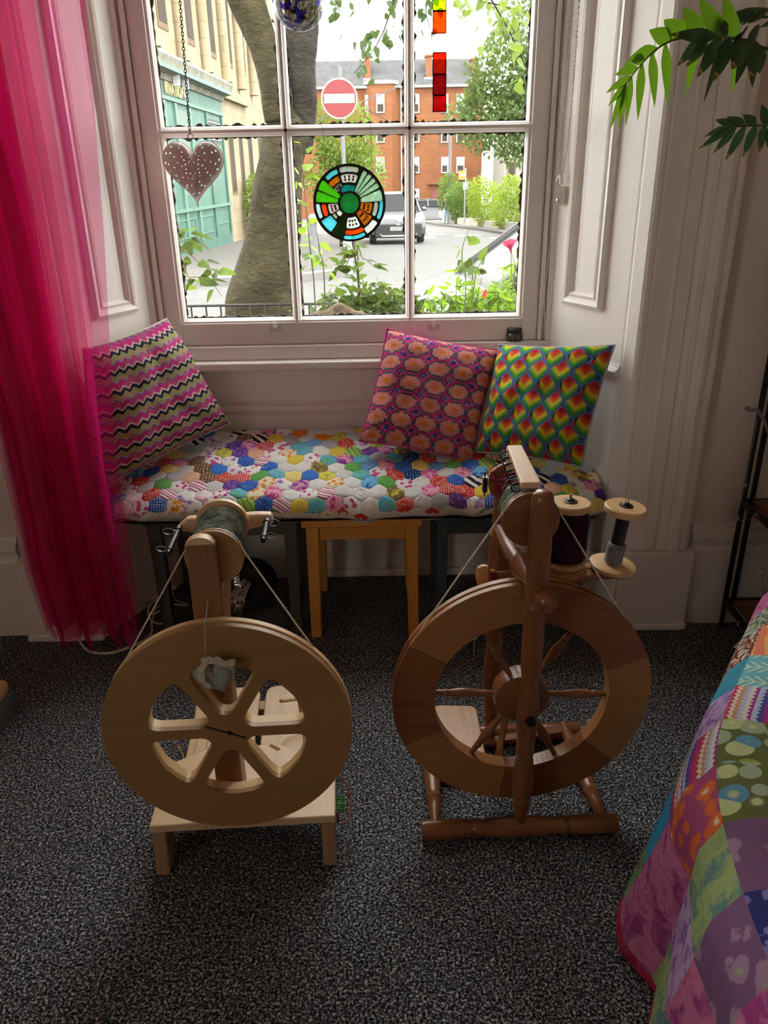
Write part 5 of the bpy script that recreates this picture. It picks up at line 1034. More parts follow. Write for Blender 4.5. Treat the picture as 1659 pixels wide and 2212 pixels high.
def cloud(name, parent, mat, blobs, n, size, seed, loc, kind=True, w=.55):
    rnd = random.Random(seed); m = MB(); tot = sum(r[0] * r[1] * r[2] for _, r in blobs) ; loc = Vector(loc)
    for c, r in blobs:
        k = int(n * r[0] * r[1] * r[2] / tot)
        for _ in range(k):
            v = Vector((rnd.gauss(0, 1), rnd.gauss(0, 1), rnd.gauss(0, 1))).normalized() * (rnd.random() ** .30); p = Vector(c) + Vector((v.x * r[0], v.y * r[1], v.z * r[2])) - loc
            p += Vector((noise.noise(p * .9), noise.noise(p * .9 + Vector((7, 0, 0))), noise.noise(p * .9 + Vector((0, 9, 0))))) * .35 * min(r)
            d = (v + Vector((rnd.gauss(0, .8), rnd.gauss(0, .8), rnd.gauss(0, .8) - .3))).normalized(); s_ = d.cross(Vector((rnd.gauss(0, 1), rnd.gauss(0, 1), rnd.gauss(0, 1)))).normalized(); L = size * (.7 + .6 * rnd.random()); nn = d.cross(s_) * L * .12
            m.add([p, p + d * L * .5 + s_ * L * w * .5 + nn, p + d * L, p + d * L * .5 - s_ * L * w * .5 + nn], [(0, 1, 2), (0, 2, 3)])
    o = m.build(name, mat, parent, fix=False)
    if kind: o['kind'] = 'stuff'
    return o
# ------------------------------------------------------------------ big forked street tree
def barkmat(name, c1, c2, sc=1.0):
    a = Mat(name, .95, 0, .15, c1); v = a.coord('Object', (1, 1, 1.5)); n = a.noise(v, 4 * sc, 4, .6, .6); n2 = a.noise(a.coord('Object', (1, 1, 3)), 16 * sc, 4, .65, 1.5); d = a.vor(v, 11 * sc, 'Distance', 'DISTANCE_TO_EDGE')
    a.base(a.ramp(n * .55 + n2 * .45, [(.32, c2), (.52, c1), (.70, tuple(min(1, q * 1.5) for q in c1))])); a.bump(n2 * .7 + d * .5, 1.0, .05); return a.m
BARK = barkmat('mossy_bark', (.048, .040, .021), (.011, .009, .005)); BARK2 = barkmat('grey_bark', (.036, .032, .025), (.016, .013, .010))
tree = thing('street_tree', 'large forked tree with mossy bark standing just outside the window', 'tree', (-.95, 6.0, zg(6))); f = rel(tree); TY = 6.0
def limb(name, secs, Y, mat, seg=26):
    m = MB(); m_pts = []; rad = []
    for (xl, xr, y) in secs:
        a = at(xl, y, Y); b = at(xr, y, Y); m_pts.append((a + b) / 2); rad.append((b - a).length / 2)
    P = catmull(m_pts, 5); R_ = [v.x for v in catmull([(r, 0, 0) for r in rad], 5)]
    m.tube([f(p) for p in P], R_, seg); c = len(m.v)
    m.v = [p + Vector((noise.noise(p * 3.1), noise.noise(p * 3.1 + Vector((5, 0, 0))), 0)) * .035 + Vector((noise.noise(p * 9), noise.noise(p * 9 + Vector((3, 3, 0))), 0)) * .010 for p in m.v]; return m.build(name, mat, tree, smooth=True, ang=0)
limb('trunk', [(430, 690, 1010), (452, 668, 850), (478, 645, 720), (492, 642, 650), (520, 645, 560), (543, 650, 450), (560, 660, 350), (574, 670, 285), (592, 654, 250), (606, 640, 225)], TY, BARK)
limb('limb', [(575, 640, 260), (566, 626, 200), (545, 602, 115), (520, 590, 60), (492, 576, 0), (450, 540, -100), (400, 500, -230)], TY - .05, BARK)
limb('limb', [(620, 676, 330), (618, 684, 250), (612, 688, 160), (607, 686, 70), (604, 676, 0), (598, 668, -110), (590, 660, -240)], TY + .05, BARK2)
LEAFO = outleaf('tree_leaf', (.038, .07, .018)); LEAFL = outleaf('tree_leaf_light', (.11, .17, .035))
def spray(pts, Y, n, size, seed, mat, spread):
    P = catmull([at(x, y, Y + dy) for x, y, dy in pts], 8); b = MB().tube([f(p) for p in P], [lerp(.007, .0015, i / len(P)) for i in range(len(P))], 5).build('branch', BARK2, tree, smooth=True); rnd = random.Random(seed)
    for k in range(n):
        p = P[int(rnd.random() * (len(P) - 1))] + Vector((rnd.gauss(0, spread), rnd.gauss(0, spread), rnd.gauss(0, spread))); leaf_obj(b, mat, f(p), (rnd.gauss(0, .6), rnd.gauss(0, .5), -.8 + rnd.gauss(0, .4)), size * (.75 + .5 * rnd.random()), rnd.random() * 6, .62)
spray([(640, -140, .3), (700, -60, .2), (725, 0, .1), (742, 50, 0)], 5.0, 26, .052, 1, LEAFO, .040)
spray([(760, -140, .3), (850, -40, .1), (835, 50, 0), (805, 110, 0), (765, 158, 0)], 5.0, 60, .055, 2, LEAFO, .062)
spray([(850, -140, .3), (925, -40, .1), (920, 25, 0), (935, 75, 0)], 5.0, 34, .052, 3, LEAFO, .050)
spray([(960, -120, .3), (1040, -30, .1), (1085, 40, 0), (1120, 110, 0), (1142, 165, 0)], 4.6, 60, .062, 4, LEAFL, .095)
spray([(980, -100, .3), (1020, -10, .1), (1075, 10, 0), (1150, 30, 0)], 4.8, 60, .058, 5, LEAFL, .10)
# ------------------------------------------------------------------ stone terrace with the green shopfront
FE = Vector((.0466, 1, 0)).normalized(); FN = Vector((FE.y, -FE.x, 0)); F0 = Vector((-5.2, 21, 0))
def fb_(m, s0, s1, z0, z1, d0, d1, L): # box in facade coordinates
    vs = [F0 + FE * s + FN * d + Vector((0, 0, z)) - L for s, d, z in ((s0, d0, z0), (s1, d0, z0), (s1, d1, z0), (s0, d1, z0), (s0, d0, z1), (s1, d0, z1), (s1, d1, z1), (s0, d1, z1))]
    m.add(vs, [(0, 3, 2, 1), (4, 5, 6, 7), (0, 1, 5, 4), (1, 2, 6, 5), (2, 3, 7, 6), (3, 0, 4, 7)]); return m
def stonemat(name, c1, c2, bw, bh):
    a = Mat(name, .9, 0, .2, c1); v = a.coord('Object'); x, y, z = a.sep(v); cb_ = a.node('ShaderNodeCombineXYZ'); a.link(x + y, cb_.inputs[0]); a.link(z, cb_.inputs[1]); b = a.node('ShaderNodeTexBrick'); a.link(cb_.outputs[0], b.inputs[0])
    b.inputs['Color1'].default_value = (*c1, 1); b.inputs['Color2'].default_value = (*c2, 1); b.inputs['Mortar'].default_value = (*[q * .78 for q in c2], 1); b.inputs['Scale'].default_value = 1; b.inputs['Mortar Size'].default_value = .012; b.inputs['Brick Width'].default_value = bw; b.inputs['Row Height'].default_value = bh
    n = a.noise(v, 1.3, 4); a.base(a.mix(1.0, b.outputs[0], a.ramp(n, [(.3, (.78, .78, .78)), (.7, (1, 1, 1))]), 'MULTIPLY')); return a.m
CREAM = stonemat('cream_sandstone', (.29, .24, .16), (.26, .21, .135), .9, .42); REDS = stonemat('red_sandstone', (.20, .083, .038), (.18, .073, .033), .8, .32); GRN = plain('mint_shop_paint', (.036, .105, .078), .6, 0, .18, 2); GRN2 = plain('mint_paint_pale', (.07, .15, .115), .6, 0, .15, 2); LEADD = plain('mossy_cornice', (.17, .17, .13), .9, 0, .3, 3); PANEG = plain('far_window_glass', (.05, .043, .034), .75, 0, .2, 1, 0, 200, .05); TAN = plain('tan_reveal', (.10, .062, .030), .8); WFR = plain('white_window_frame', (.30, .30, .295), .5)
ter = thing('terrace_building', 'tall cream sandstone terrace with columns and a mint green shopfront', 'building', F0 + FE * 4); TL = Vector(ter.location)
fb_(MB(), -4, 17, -1, 14, -.6, 0, TL).build('stone_wall', CREAM, ter)
for s0 in (-1.6, .9, 3.4, 5.9, 8.2, 10.4, 12.6, 14.6):
    for z0, z1 in ((4.75, 7.0), (8.1, 10.6)):
        w_ = fb_(MB(), s0 - .42, s0 + .42, z0, z1, .0, .02, TL).build('window', TAN, ter); fb_(MB(), s0 - .30, s0 + .30, z0 + .15, z1 - .15, .015, .03, TL).build('pane', PANEG, w_)
    MB().lathe([(.20, 4.2), (.17, 4.5), (.15, 10.8), (.20, 11)], F0 + FE * (s0 + 1.15) + FN * .10 - TL, (0, 0, 1), 12).build('column', CREAM, ter, smooth=True)
for z0, z1, d in ((7.35, 7.6, .25), (11.0, 11.4, .5)): fb_(MB(), -4, 17, z0, z1, 0, d, TL).build('string_course', CREAM, ter)
fb_(MB(), 6.1, 10.2, 3.72, 3.98, 0, .16, TL).build('string_course', CREAM, ter)
for s0, s1 in ((7.0, 7.7), (8.6, 9.2), (10.2, 10.9), (12.2, 13)):
    w_ = fb_(MB(), s0, s1, .9, 2.9, 0, .02, TL).build('window', TAN, ter); fb_(MB(), s0 + .1, s1 - .1, 1.0, 2.8, .015, .03, TL).build('pane', PANEG, w_)
# shopfront parts
shop = fb_(MB(), -3.2, 6.0, -.7, 3.62, 0, .10, TL).build('shopfront', GRN, ter)
m = MB(); m.prism([F0 + FE * -3.2 + FN * d + Vector((0, 0, z)) - TL for d, z in ((.1, 3.58), (.16, 3.58), (.20, 3.70), (.42, 3.76), (.46, 3.90), (.50, 4.0), (.40, 4.10), (0, 4.16), (0, 3.58))], FE * 9.3); m.build('cornice', LEADD, ter)
fb_(MB(), -3.2, 6.1, 3.74, 3.84, .12, .44, TL).build('cornice_board', GRN2, ter)
fb_(MB(), -3.2, 6.0, 3.16, 3.24, .10, .16, TL).build('fascia_bead', GRN2, ter)
for s0 in (-.2, .75, 2.05, 3.85, 5.75): fb_(MB(), s0 - .09, s0 + .09, -.2, 3.14, .10, .15, TL).build('shop_pilaster', GRN2 if s0 < 3 else GRN, ter)
o = fb_(MB(), .95, 1.9, 1.0, 3.02, .10, .105, TL).build('shutter', plain('pale_shutter', (.105, .14, .115), .7), ter); o = fb_(MB(), 4.05, 5.55, 2.35, 3.0, .10, .105, TL).build('vent_panel', plain('dark_vent', (.035, .048, .042), .7), ter)
for zz in (2.45, 2.6, 2.75, 2.9): fb_(MB(), 4.05, 5.55, zz, zz + .03, .105, .125, TL).build('vent_slat', plain('vent_slat', (.26, .32, .28), .6), ter)
for s0, s1, z0, z1 in ((.0, 1.6, -.05, .42), (1.9, 3.6, -.05, .42), (3.9, 5.6, .1, .55)):
    m = MB()
    for a in (((s0, s1), (z0, z0 + .03)), ((s0, s1), (z1 - .03, z1)), ((s0, s0 + .03), (z0, z1)), ((s1 - .03, s1), (z0, z1))): fb_(m, a[0][0], a[0][1], a[1][0], a[1][1], .10, .125, TL)
    m.build('stall_panel', GRN2, ter)
fb_(MB(), -3, 6.0, .60, .68, .10, .18, TL).build('stall_sill', GRN2, ter)
for s0 in (.55, 1.35): fb_(MB(), s0, s0 + .05, 3.50, 3.74, .2, .36, TL).build('lamp_bracket', plain('grey_bracket', (.45, .45, .47), .6), ter)
tc = bpy.data.curves.new('shop_letters', 'FONT'); tc.body = 'RVATION'; tc.size = .40; tc.extrude = .02; to = bpy.data.objects.new('tmp', tc); COL.objects.link(to); me = bpy.data.meshes.new_from_object(to.evaluated_get(bpy.context.evaluated_depsgraph_get())); bpy.data.objects.remove(to)
o = bpy.data.objects.new('shop_letters', me); COL.objects.link(o); o.parent = ter; me.materials.append(plain('faded_gold_letters', (.50, .44, .22), .6)); o.matrix_local = Matrix.Translation(F0 + FE * .02 + FN * .13 + Vector((0, 0, 3.29)) - TL) @ Matrix((( FE.x, 0, FN.x, 0), (FE.y, 0, FN.y, 0), (0, 1, 0, 0), (0, 0, 0, 1)))
# ------------------------------------------------------------------ red tenement at the end of the street
RY = 72.0; TN = thing('tenement', 'red sandstone tenement with grey slate roof across the end of the street', 'building', (2, RY, zg(RY))); f = rel(TN)
MB().box(f((-9, RY, -3)), f((8.9, RY + 8, 8.05))).build('front_wall', REDS, TN)
SLATE = stonemat('grey_slate', (.075, .075, .078), (.06, .06, .063), .5, .22)
MB().prism([f((-9.3, RY - .3, 8.05)), f((-9.3, RY + 3.2, 10.35)), f((-9.3, RY + 8, 8.05))], (17.4, 0, 0)).build('roof', SLATE, TN)
MB().box(f((-9.2, RY - .35, 7.95)), f((9, RY, 8.12))).build('gutter', WFR, TN)
for xa, xb, zt in ((-.9, -.45, 10.5), (4.15, 4.65, 10.4), (7.9, 8.5, 10.1)):
    MB().box(f((xa, RY + .8, 8.4)), f((xb, RY + 2.2, zt))).box(f((xa - .07, RY + .7, zt - .12)), f((xb + .07, RY + 2.3, zt))).build('chimney', REDS, TN); MB().box(f((xa - .15, RY + .55, 8.55)), f((xb + .15, RY + .8, 8.75))).build('flashing', WFR, TN)
BP = [(-.95, RY), (-.45, RY - .9), (1.25, RY - .9), (1.75, RY)]
MB().prism([f((x, y, -3)) for x, y in BP], (0, 0, 11.2)).build('bay', REDS, TN); MB().prism([f((x + (.1 if x > 0 else -.1), y - .12, 8.2)) for x, y in BP], (0, 0, .25)).build('bay_cornice', WFR, TN)
def fwin(x0, x1, y0, y1, Y, white=True):
    a = at(x0, y0, Y); b = at(x1, y1, Y); lo = (a.x, Y - .06, b.z); hi = (b.x, Y + .02, a.z); w_ = MB().box(f(lo), f(hi)).build('window', WFR if white else TAN, TN); t = .10
    zm = (a.z + b.z) / 2
    for q0, q1 in ((b.z + t, zm - .04), (zm + .04, a.z - t)): MB().box(f((a.x + t, Y - .07, q0)), f((b.x - t, Y - .055, q1))).build('pane', PANEG if q0 < zm else plain('pale_blind', (.55, .56, .56), .6), w_)
for x0, x1 in ((812, 831), (815, 834)): pass
for y0, y1 in ((203, 244), (270, 308), (339, 374)):
    fwin(812, 831, y0, y1, RY - .92); fwin(890, 906, y0, y1, RY - .02); fwin(953, 968, y0, y1, RY - .02); fwin(986, 1003, y0, y1, RY - .02)
    for x0, x1 in ((788, 796), (842, 850)): fwin(x0, x1, y0 + 2, y1, RY - .5)
fwin(893, 906, 408, 442, RY - .02); fwin(828, 852, 398, 440, RY - .05, False); fwin(965, 980, 408, 440, RY - .02)
a = at(933, 408, RY); b = at(956, 454, RY); d_ = MB().prism([f((a.x, RY - .1, b.z)), f((b.x, RY - .1, b.z)), f((b.x, RY - .1, a.z - .35)), f((lerp(a.x, b.x, .75), RY - .1, a.z)), f((lerp(a.x, b.x, .25), RY - .1, a.z)), f((a.x, RY - .1, a.z - .35))], (0, .12, 0)).build('door', plain('maroon_door', (.14, .03, .03), .5), TN)
MB().box(f((a.x - .35, RY - .35, a.z + .35)), f((b.x + .5, RY, a.z + .48))).build('door_canopy', TAN, TN)
for xx in (866,): p = at(xx, 200, RY - .1); MB().tube([f((p.x, RY - .1, -2.5)), f((p.x, RY - .1, 8))], .06, 6).build('downpipe', WFR, TN)
pale = thing('pale_house', 'pale stone house half hidden behind the hedge', 'house', (11, 66, zg(66))); f2 = rel(pale); MB().box(f2((9.6, 64, -3)), f2((16, 70, 4.9))).build('house_wall', plain('pale_render', (.20, .19, .16), .8), pale)
for k in range(3): w_ = MB().box(f2((9.9 + k * 1.1, 63.93, .6)), f2((10.5 + k * 1.1, 64.02, 2.2))).build('window', TAN, pale); MB().box(f2((10.0 + k * 1.1, 63.9, .7)), f2((10.4 + k * 1.1, 63.95, 2.1))).build('pane', PANEG, w_)
MB().prism([f2((9.4, 63.7, 4.9)), f2((9.4, 67, 7)), f2((9.4, 70.3, 4.9))], (7, 0, 0)).build('roof', SLATE, pale)
# ------------------------------------------------------------------ trees and hedges
G1 = outleaf('hedge_green', (.10, .17, .035)); G2 = outleaf('hedge_yellow_green', (.17, .25, .03)); G3 = outleaf('tree_green', (.11, .17, .06)); G4 = outleaf('bush_green', (.13, .20, .035))
def plant(name, label, cat, loc, blobs, n, size, seed, mat, trunk=None, group=None):
    r = thing(name, label, cat, loc, 0, group); cloud('foliage', r, mat, blobs, n, size, seed, loc)
    if trunk: MB().tube([Vector(p) - Vector(loc) for p in trunk], [.22, .17, .11][:len(trunk)], 8).build('trunk', BARK2, r, smooth=True)
    return r
plant('leafy_tree', 'broad dense green tree above the hedge in front of the red tenement', 'tree', (5.6, 30, zg(30)), [((4.7, 30, 3.9), (1.7, 1.4, 1.9)), ((5.6, 30.5, 5.2), (1.7, 1.4, 1.8)), ((3.6, 30, 3.2), (1.1, 1.0, 1.0)), ((5.4, 30, 2.3), (1.2, 1.2, .9))], 7600, .20, 11, G3, [(5.6, 30, zg(30)), (5.5, 30, 2), (5.3, 30, 4)])
plant('round_bush_tree', 'light green round-headed tree behind the no entry sign', 'tree', (-.9, 23, zg(23)), [((-.95, 23, 2.3), (.85, .8, 1.15)), ((-.45, 23, 1.6), (.6, .7, .7)), ((-1.2, 23, 1.3), (.8, .7, .7))], 4200, .12, 12, G4, [(-.9, 23, zg(23)), (-.9, 23, 1.5)])
plant('garden_hedge', 'tall clipped bright green hedge along the far pavement', 'hedge', (6.8, 34, zg(34)), [((6.4, 32.5, .35), (.95, 1.0, 1.05)), ((5.75, 36, .25), (.9, 1.0, 1.05)), ((5.2, 40, .15), (.85, 1.1, 1.15)), ((8, 33, .5), (1.2, 1, 1.2))], 8200, .15, 13, G2, None, 'hedges along the far pavement')
plant('garden_hedge', 'dark green bushy hedge growing beside the orange street sign', 'hedge', (4.9, 47, zg(47)), [((4.6, 46, .0), (.75, .9, 1.25)), ((4.25, 50, .1), (.6, .9, 1.3))], 3800, .16, 14, G1, None, 'hedges along the far pavement')
plant('hedge', 'clipped green hedge at the end of the green shopfront', 'hedge', (-4.2, 29.5, zg(29)), [((-4.35, 29.5, .55), (.42, .7, .95)), ((-4.1, 30, -.1), (.4, .6, .5))], 2600, .10, 15, G4)
gw = thing('stone_boundary', 'low grey stone garden wall below the far hedges', 'wall', (4.6, 44, zg(44))); f3 = rel(gw)
for k, (a, b, h) in enumerate((((3.75, 48.5), (4.35, 46.2), .75), ((4.35, 45.4), (4.9, 40.5), .45), ((5.0, 39.5), (5.6, 34), .40))): p = Vector((*a, zg(a[1]))); q = Vector((*b, zg(b[1]))); MB().prism([f3(p), f3(q), f3(q + Vector((0, 0, h))), f3(p + Vector((0, 0, h)))], (.25, .05, 0)).build('wall_length', stonemat('grey_rubble', (.30, .27, .23), (.36, .33, .28), .45, .2) if k == 0 else bpy.data.materials['grey_rubble'], gw)
# ------------------------------------------------------------------ street furniture
GALV = plain('galvanised_pole', (.11, .115, .12), .6, .2); sgp = at(733, 213, 16.0); sign = thing('no_entry_sign', 'round red no entry sign with a white bar on a grey post', 'sign', (sgp.x + .06, 16.06, zg(16))); f = rel(sign)
MB().tube([f((sgp.x + .02, 16.06, sgp.z + .52)), f((sgp.x + .055, 16.06, .4))], .038, 12).build('post', GALV, sign, smooth=True); MB().lathe([(.085, 0), (.085, .75)], f((sgp.x + .055, 16.06, zg(16))), (0, 0, 1), 14).build('post_base', plain('grey_base', (.30, .31, .33), .6), sign, smooth=True)
MB().lathe([(.335, -.01), (.335, .01)], f((sgp.x, 16.0, sgp.z)), (0, 1, 0), 40).build('sign_rim', WFR, sign); MB().lathe([(.310, -.016), (.310, -.012)], f((sgp.x, 16.0, sgp.z)), (0, 1, 0), 40).build('sign_face', plain('sign_red', (.13, .004, .006), .5), sign); MB().box(f((sgp.x - .28, 15.978, sgp.z - .075)), f((sgp.x + .28, 15.984, sgp.z + .075))).build('white_bar', WFR, sign)
bo = thing('bollard', 'dark grey iron bollard at the edge of the pavement', 'bollard', at(681, 590, 15.6)); bo.location.z = zg(15.6) + .12; MB().lathe([(.085, 0), (.075, .05), (.068, .80), (.075, .86), (.085, .90), (.10, .93), (.10, .97), (.075, 1.0), (.05, 1.03)], (0, 0, 0), (0, 0, 1), 16).build('bollard_body', plain('bollard_grey', (.10, .105, .115), .6), bo, smooth=True)
bs = thing('bus_stop_sign', 'orange and white bus stop sign on a thin post before the hedge', 'sign', at(1003, 482, 40)); f = rel(bs); b0 = Vector(bs.location); MB().tube([(0, 0, 0), (0, 0, 2.45)], .035, 8).build('post', WFR, bs); MB().box((-.33, -.03, 1.95), (.02, .03, 2.35)).build('orange_panel', plain('bus_orange', (.75, .22, .05), .6), bs); MB().box((-.33, -.03, 1.86), (.02, .03, 1.94)).build('dark_panel', BLACKP, bs); MB().box((-.10, -.03, 1.50), (.16, .03, 1.84)).build('notice', WFR, bs); MB().box((-.26, -.034, 2.1), (-.02, -.03, 2.22)).build('white_stripe', WFR, bs)
lp = thing('lamp_post', 'tall grey lamp post in front of the red tenement', 'lamp post', at(970, 470, 50)); lp.location.z = zg(50); MB().tube([(0, 0, 0), (0, 0, 5.9)], .085, 8).build('column', GALV, lp, smooth=True); MB().tube([(0, 0, 5.9), (-.3, 0, 6.1)], .05, 6).box((-.6, -.08, 6.05), (-.28, .08, 6.15)).build('lamp_head', GALV, lp)
for k, (p, q) in enumerate((((680, 262, 20), (1010, 100, 60)), ((790, 235, 30), (1000, 320, 60)))): a = at(*p); b = at(*q); m = MB(); m.tube([lerp(a, b, t / 10) - Vector((0, 0, .25 * sin(pi * t / 10))) for t in range(11)], .016, 4); tag(m.build('overhead_wire', plain('dark_wire', (.02, .02, .022), .8), None, loc=a), ('thin black overhead wire rising past the grey slate roof', 'thin black overhead wire sagging across the red tenement')[k], 'wire')
# ------------------------------------------------------------------ cars
TYRE = plain('tyre', (.03, .03, .03), .9); DGL = plain('car_glass', (.02, .022, .024), .25, 0, .05, 2, 0, 200, .12); CHROME = plain('car_chrome', (.75, .75, .75), .15, 1.0)
def paintc(n, c): return plain(n, c, .18, 0, .02, 2, 0)
def car(label, loc, rotz, paint_, L=3.9, Wd=1.70, Hh=1.48, front=None, plate=None, group=None, nose=1.0):
    """car pointing along -x in its own frame"""
    r = thing('car', label, 'car', loc, rotz, group); hw = Wd / 2
    side_ = [(.06, .30), (.0, .45), (.02, .62), (.12, .74), (.55, .84), (1.05, .93), (1.95, .98), (3.2, 1.0), (3.75, .98), (3.86, .80), (3.9, .45), (3.82, .28), (3.3, .22), (.5, .22)]
    k = L / 3.9; kz = Hh / 1.48; m = MB(); n = len(side_); sq = lambda x: x * nose if x < 1.05 else x - 1.05 * (1 - nose); side_ = [(sq(x), z) for x, z in side_]
    rows = [(-hw * .90, .92), (-hw, 1.0), (-hw * .97, 1.0), (hw * .97, 1.0), (hw, 1.0), (hw * .90, .92)]
    ys = [-hw * .86, -hw * .97, -hw, hw, hw * .97, hw * .86]; ins = [.93, .985, 1.0, 1.0, .985, .93]; vs = []
    for y, s_ in zip(ys, ins):
        for x, z in side_: vs.append(((1.95 + (x - 1.95) * s_) * k, y, (.25 + (z - .25) * (.5 + .5 * s_)) * kz))
    fs = [tuple(range(n)), tuple(reversed(range(5 * n, 6 * n)))]
    for q in range(5): fs += [(q * n + i, (q + 1) * n + i, (q + 1) * n + (i + 1) % n, q * n + (i + 1) % n) for i in range(n)]
    m.add(vs, fs); m.build('body', paint_, r, smooth=True, ang=.6)
    cab = [(.98, .90), (1.62, 1.42), (2.0, 1.48), (2.9, 1.46), (3.35, 1.36), (3.72, .97)]; cab = [(x - 1.05 * (1 - nose), z) for x, z in cab]; m = MB(); vs = []
    for y, s_ in ((-hw * .94, 0), (-hw * .74, 1), (hw * .74, 1), (hw * .94, 0)): vs += [(x * k, y if z < 1 else math.copysign(hw * .76, y) if not s_ else y, z * kz) for x, z in cab]
    c6 = len(cab); fs = [(q * c6 + i, q * c6 + i + 1, (q + 1) * c6 + i + 1, (q + 1) * c6 + i) for q in range(3) for i in range(c6 - 1)] + [tuple(range(c6)), tuple(reversed(range(3 * c6, 4 * c6)))]
    m.add(vs, fs); m.build('cabin', DGL, r)
    m = MB()
    dn = 1.05 * (1 - nose)
    for a, b in (((1.62 - dn, 1.43), (2.0 - dn, 1.495)), ((2.0 - dn, 1.495), (2.9 - dn, 1.475)), ((2.9 - dn, 1.475), (3.38 - dn, 1.37))): m.add([(a[0] * k, -hw * .77, a[1] * kz), (b[0] * k, -hw * .77, b[1] * kz), (b[0] * k, hw * .77, b[1] * kz), (a[0] * k, hw * .77, a[1] * kz)], [(0, 1, 2, 3)])
    for sy in (-1, 1):
        for a, b in (((.98, .91, .93), (1.62, 1.43, .765)), ((2.25, .98, .95), (2.3, 1.48, .765)), ((3.35, .98, .95), (3.36, 1.37, .765)), ((1.62, 1.43, .765), (3.36, 1.39, .765))): m.beam(((a[0] - dn) * k, sy * hw * a[2], a[1] * kz), ((b[0] - dn) * k, sy * hw * b[2], b[1] * kz), .06, .05)
    m.build('roof_frame', paint_, r)
    for x in (.68 * nose + .1 * (1 - nose), 3.15 - dn):
        for sy in (-1, 1):
            w_ = MB().lathe([(.22, -.09), (.30, -.10), (.315, -.07), (.315, .07), (.30, .10), (.22, .09)], (x * k, sy * (hw - .09), .315), (0, 1, 0), 24).build('wheel', TYRE, r, smooth=True); MB().lathe([(.20, 0), (.21, .01), (.05, .02)], (x * k, sy * (hw + .005) - (0 if sy > 0 else 0), .315), (0, sy, 0), 16).build('hub_cap', plain('alloy', (.45, .45, .46), .35, .8), w_)
    for sy in (-1, 1):
        MB().sphere((.16 * k, sy * hw * .72, .68 * kz), .15, 12, 8, (.9, 1.2, .55)).build('headlamp', plain('lamp_lens', (.75, .78, .80), .1), r, smooth=True, ang=0); MB().sphere(((1.25 - dn) * k, sy * (hw + .10), .98 * kz), .10, 10, 8, (.6, 1.1, .7)).build('mirror', paint_, r, smooth=True, ang=0)
    MB().box((-.02, -hw * .86, .20), (.12, hw * .86, .62)).build('bumper_grille', BLACKP, r, bevel=.03)
    if plate:
        MB().box((-.035, -.26, .42), (-.02, .26, .53)).build('number_plate', WFR, r)
        tc = bpy.data.curves.new('plate_text', 'FONT'); tc.body = plate; tc.size = .105; tc.align_x = 'CENTER'; to = bpy.data.objects.new('tmp', tc); COL.objects.link(to); me = bpy.data.meshes.new_from_object(to.evaluated_get(bpy.context.evaluated_depsgraph_get())); bpy.data.objects.remove(to); me.materials.append(BLACKP)
        o = bpy.data.objects.new('plate_letters', me); COL.objects.link(o); o.parent = r; o.matrix_local = Matrix(((0, 0, -1, -.037), (-1, 0, 0, 0), (0, 1, 0, .438), (0, 0, 0, 1)))
        MB().tube([(-.02, .10 * cos(a), .655 + .07 * sin(a)) for a in [q * pi / 10 for q in range(20)]], .012, 6, True).tube([(-.02, .05 * cos(a), .67 + .035 * sin(a)) for a in [q * pi / 8 for q in range(16)]], .010, 6, True).build('badge', CHROME, r, smooth=True)
        MB().prism([(-.03, -.62, .34), (-.03, -.5, .24), (-.03, .5, .24), (-.03, .62, .34), (-.03, .48, .29), (-.03, -.48, .29)], (.03, 0, 0)).build('bumper_trim', CHROME, r)
    return r
car('pale silver hatchback with a black grille and number plate parked facing the window', (.62, 25.7, zg(26)), pi / 2 + .07, paintc('pale_silver_paint', (.085, .09, .097)), 3.8, 1.72, 1.50, None, 'SA70 EJC')
car('white hatchback parked far down the street in front of the red tenement', (5.9, 62, zg(62)), pi + .05, paintc('far_white_paint', (.16, .16, .16)), 3.9, 1.7, 1.45)
car('white car parked right outside the window behind the garden plants', (.24, 7.28, zg(7)), .10, paintc('near_white_paint', (.080, .082, .083)), 4.2, 1.66, 1.44, nose=.60)
# ------------------------------------------------------------------ passer-by
pp = thing('person', 'person in dark jacket and pale jeans walking on the far pavement', 'person', at(964, 489, 47)); pp.location.z = zg(47) + .10
def skin(name, V, E_, R_, mat):
    me = bpy.data.meshes.new(name); me.from_pydata(V, E_, []); me.update(); o = bpy.data.objects.new(name, me); COL.objects.link(o); o.parent = pp; me.materials.append(mat)
    md = o.modifiers.new('skin', 'SKIN'); md.use_smooth_shade = True
    for i, r_ in enumerate(R_): me.skin_vertices[0].data[i].radius = (r_, r_ * .8)
    me.skin_vertices[0].data[0].use_root = True; s_ = o.modifiers.new('sub', 'SUBSURF'); s_.levels = 1; s_.render_levels = 1; return o
SKN = plain('skin', (.55, .34, .25), .6)
skin('body', [(0, 0, .86), (0, 0, 1.10), (0, 0, 1.28), (0, 0, 1.38), (0, -.01, 1.47), (-.17, 0, 1.26), (-.24, .02, 1.04), (-.22, -.05, .84), (.17, 0, 1.26), (.25, .02, 1.04), (.26, -.05, .82), (-.09, 0, .80), (-.10, -.05, .46), (-.10, .04, .08), (-.10, -.08, .04), (.09, 0, .80), (.10, .04, .46), (.10, .10, .09), (.10, -.02, .04)], [(0, 1), (1, 2), (2, 3), (3, 4), (2, 5), (5, 6), (6, 7), (2, 8), (8, 9), (9, 10), (0, 11), (11, 12), (12, 13), (13, 14), (0, 15), (15, 16), (16, 17), (17, 18)], [.14, .12, .11, .05, .09, .055, .045, .03, .055, .045, .03, .085, .06, .045, .04, .085, .06, .045, .04], SKN)
MB().lathe([(.17, .80), (.165, .95), (.15, 1.12), (.175, 1.25), (.10, 1.36), (.06, 1.39)], (0, 0, 0), (0, 0, 1), 16).build('jacket', plain('dark_jacket', (.07, .065, .05), .9), pp, smooth=True)
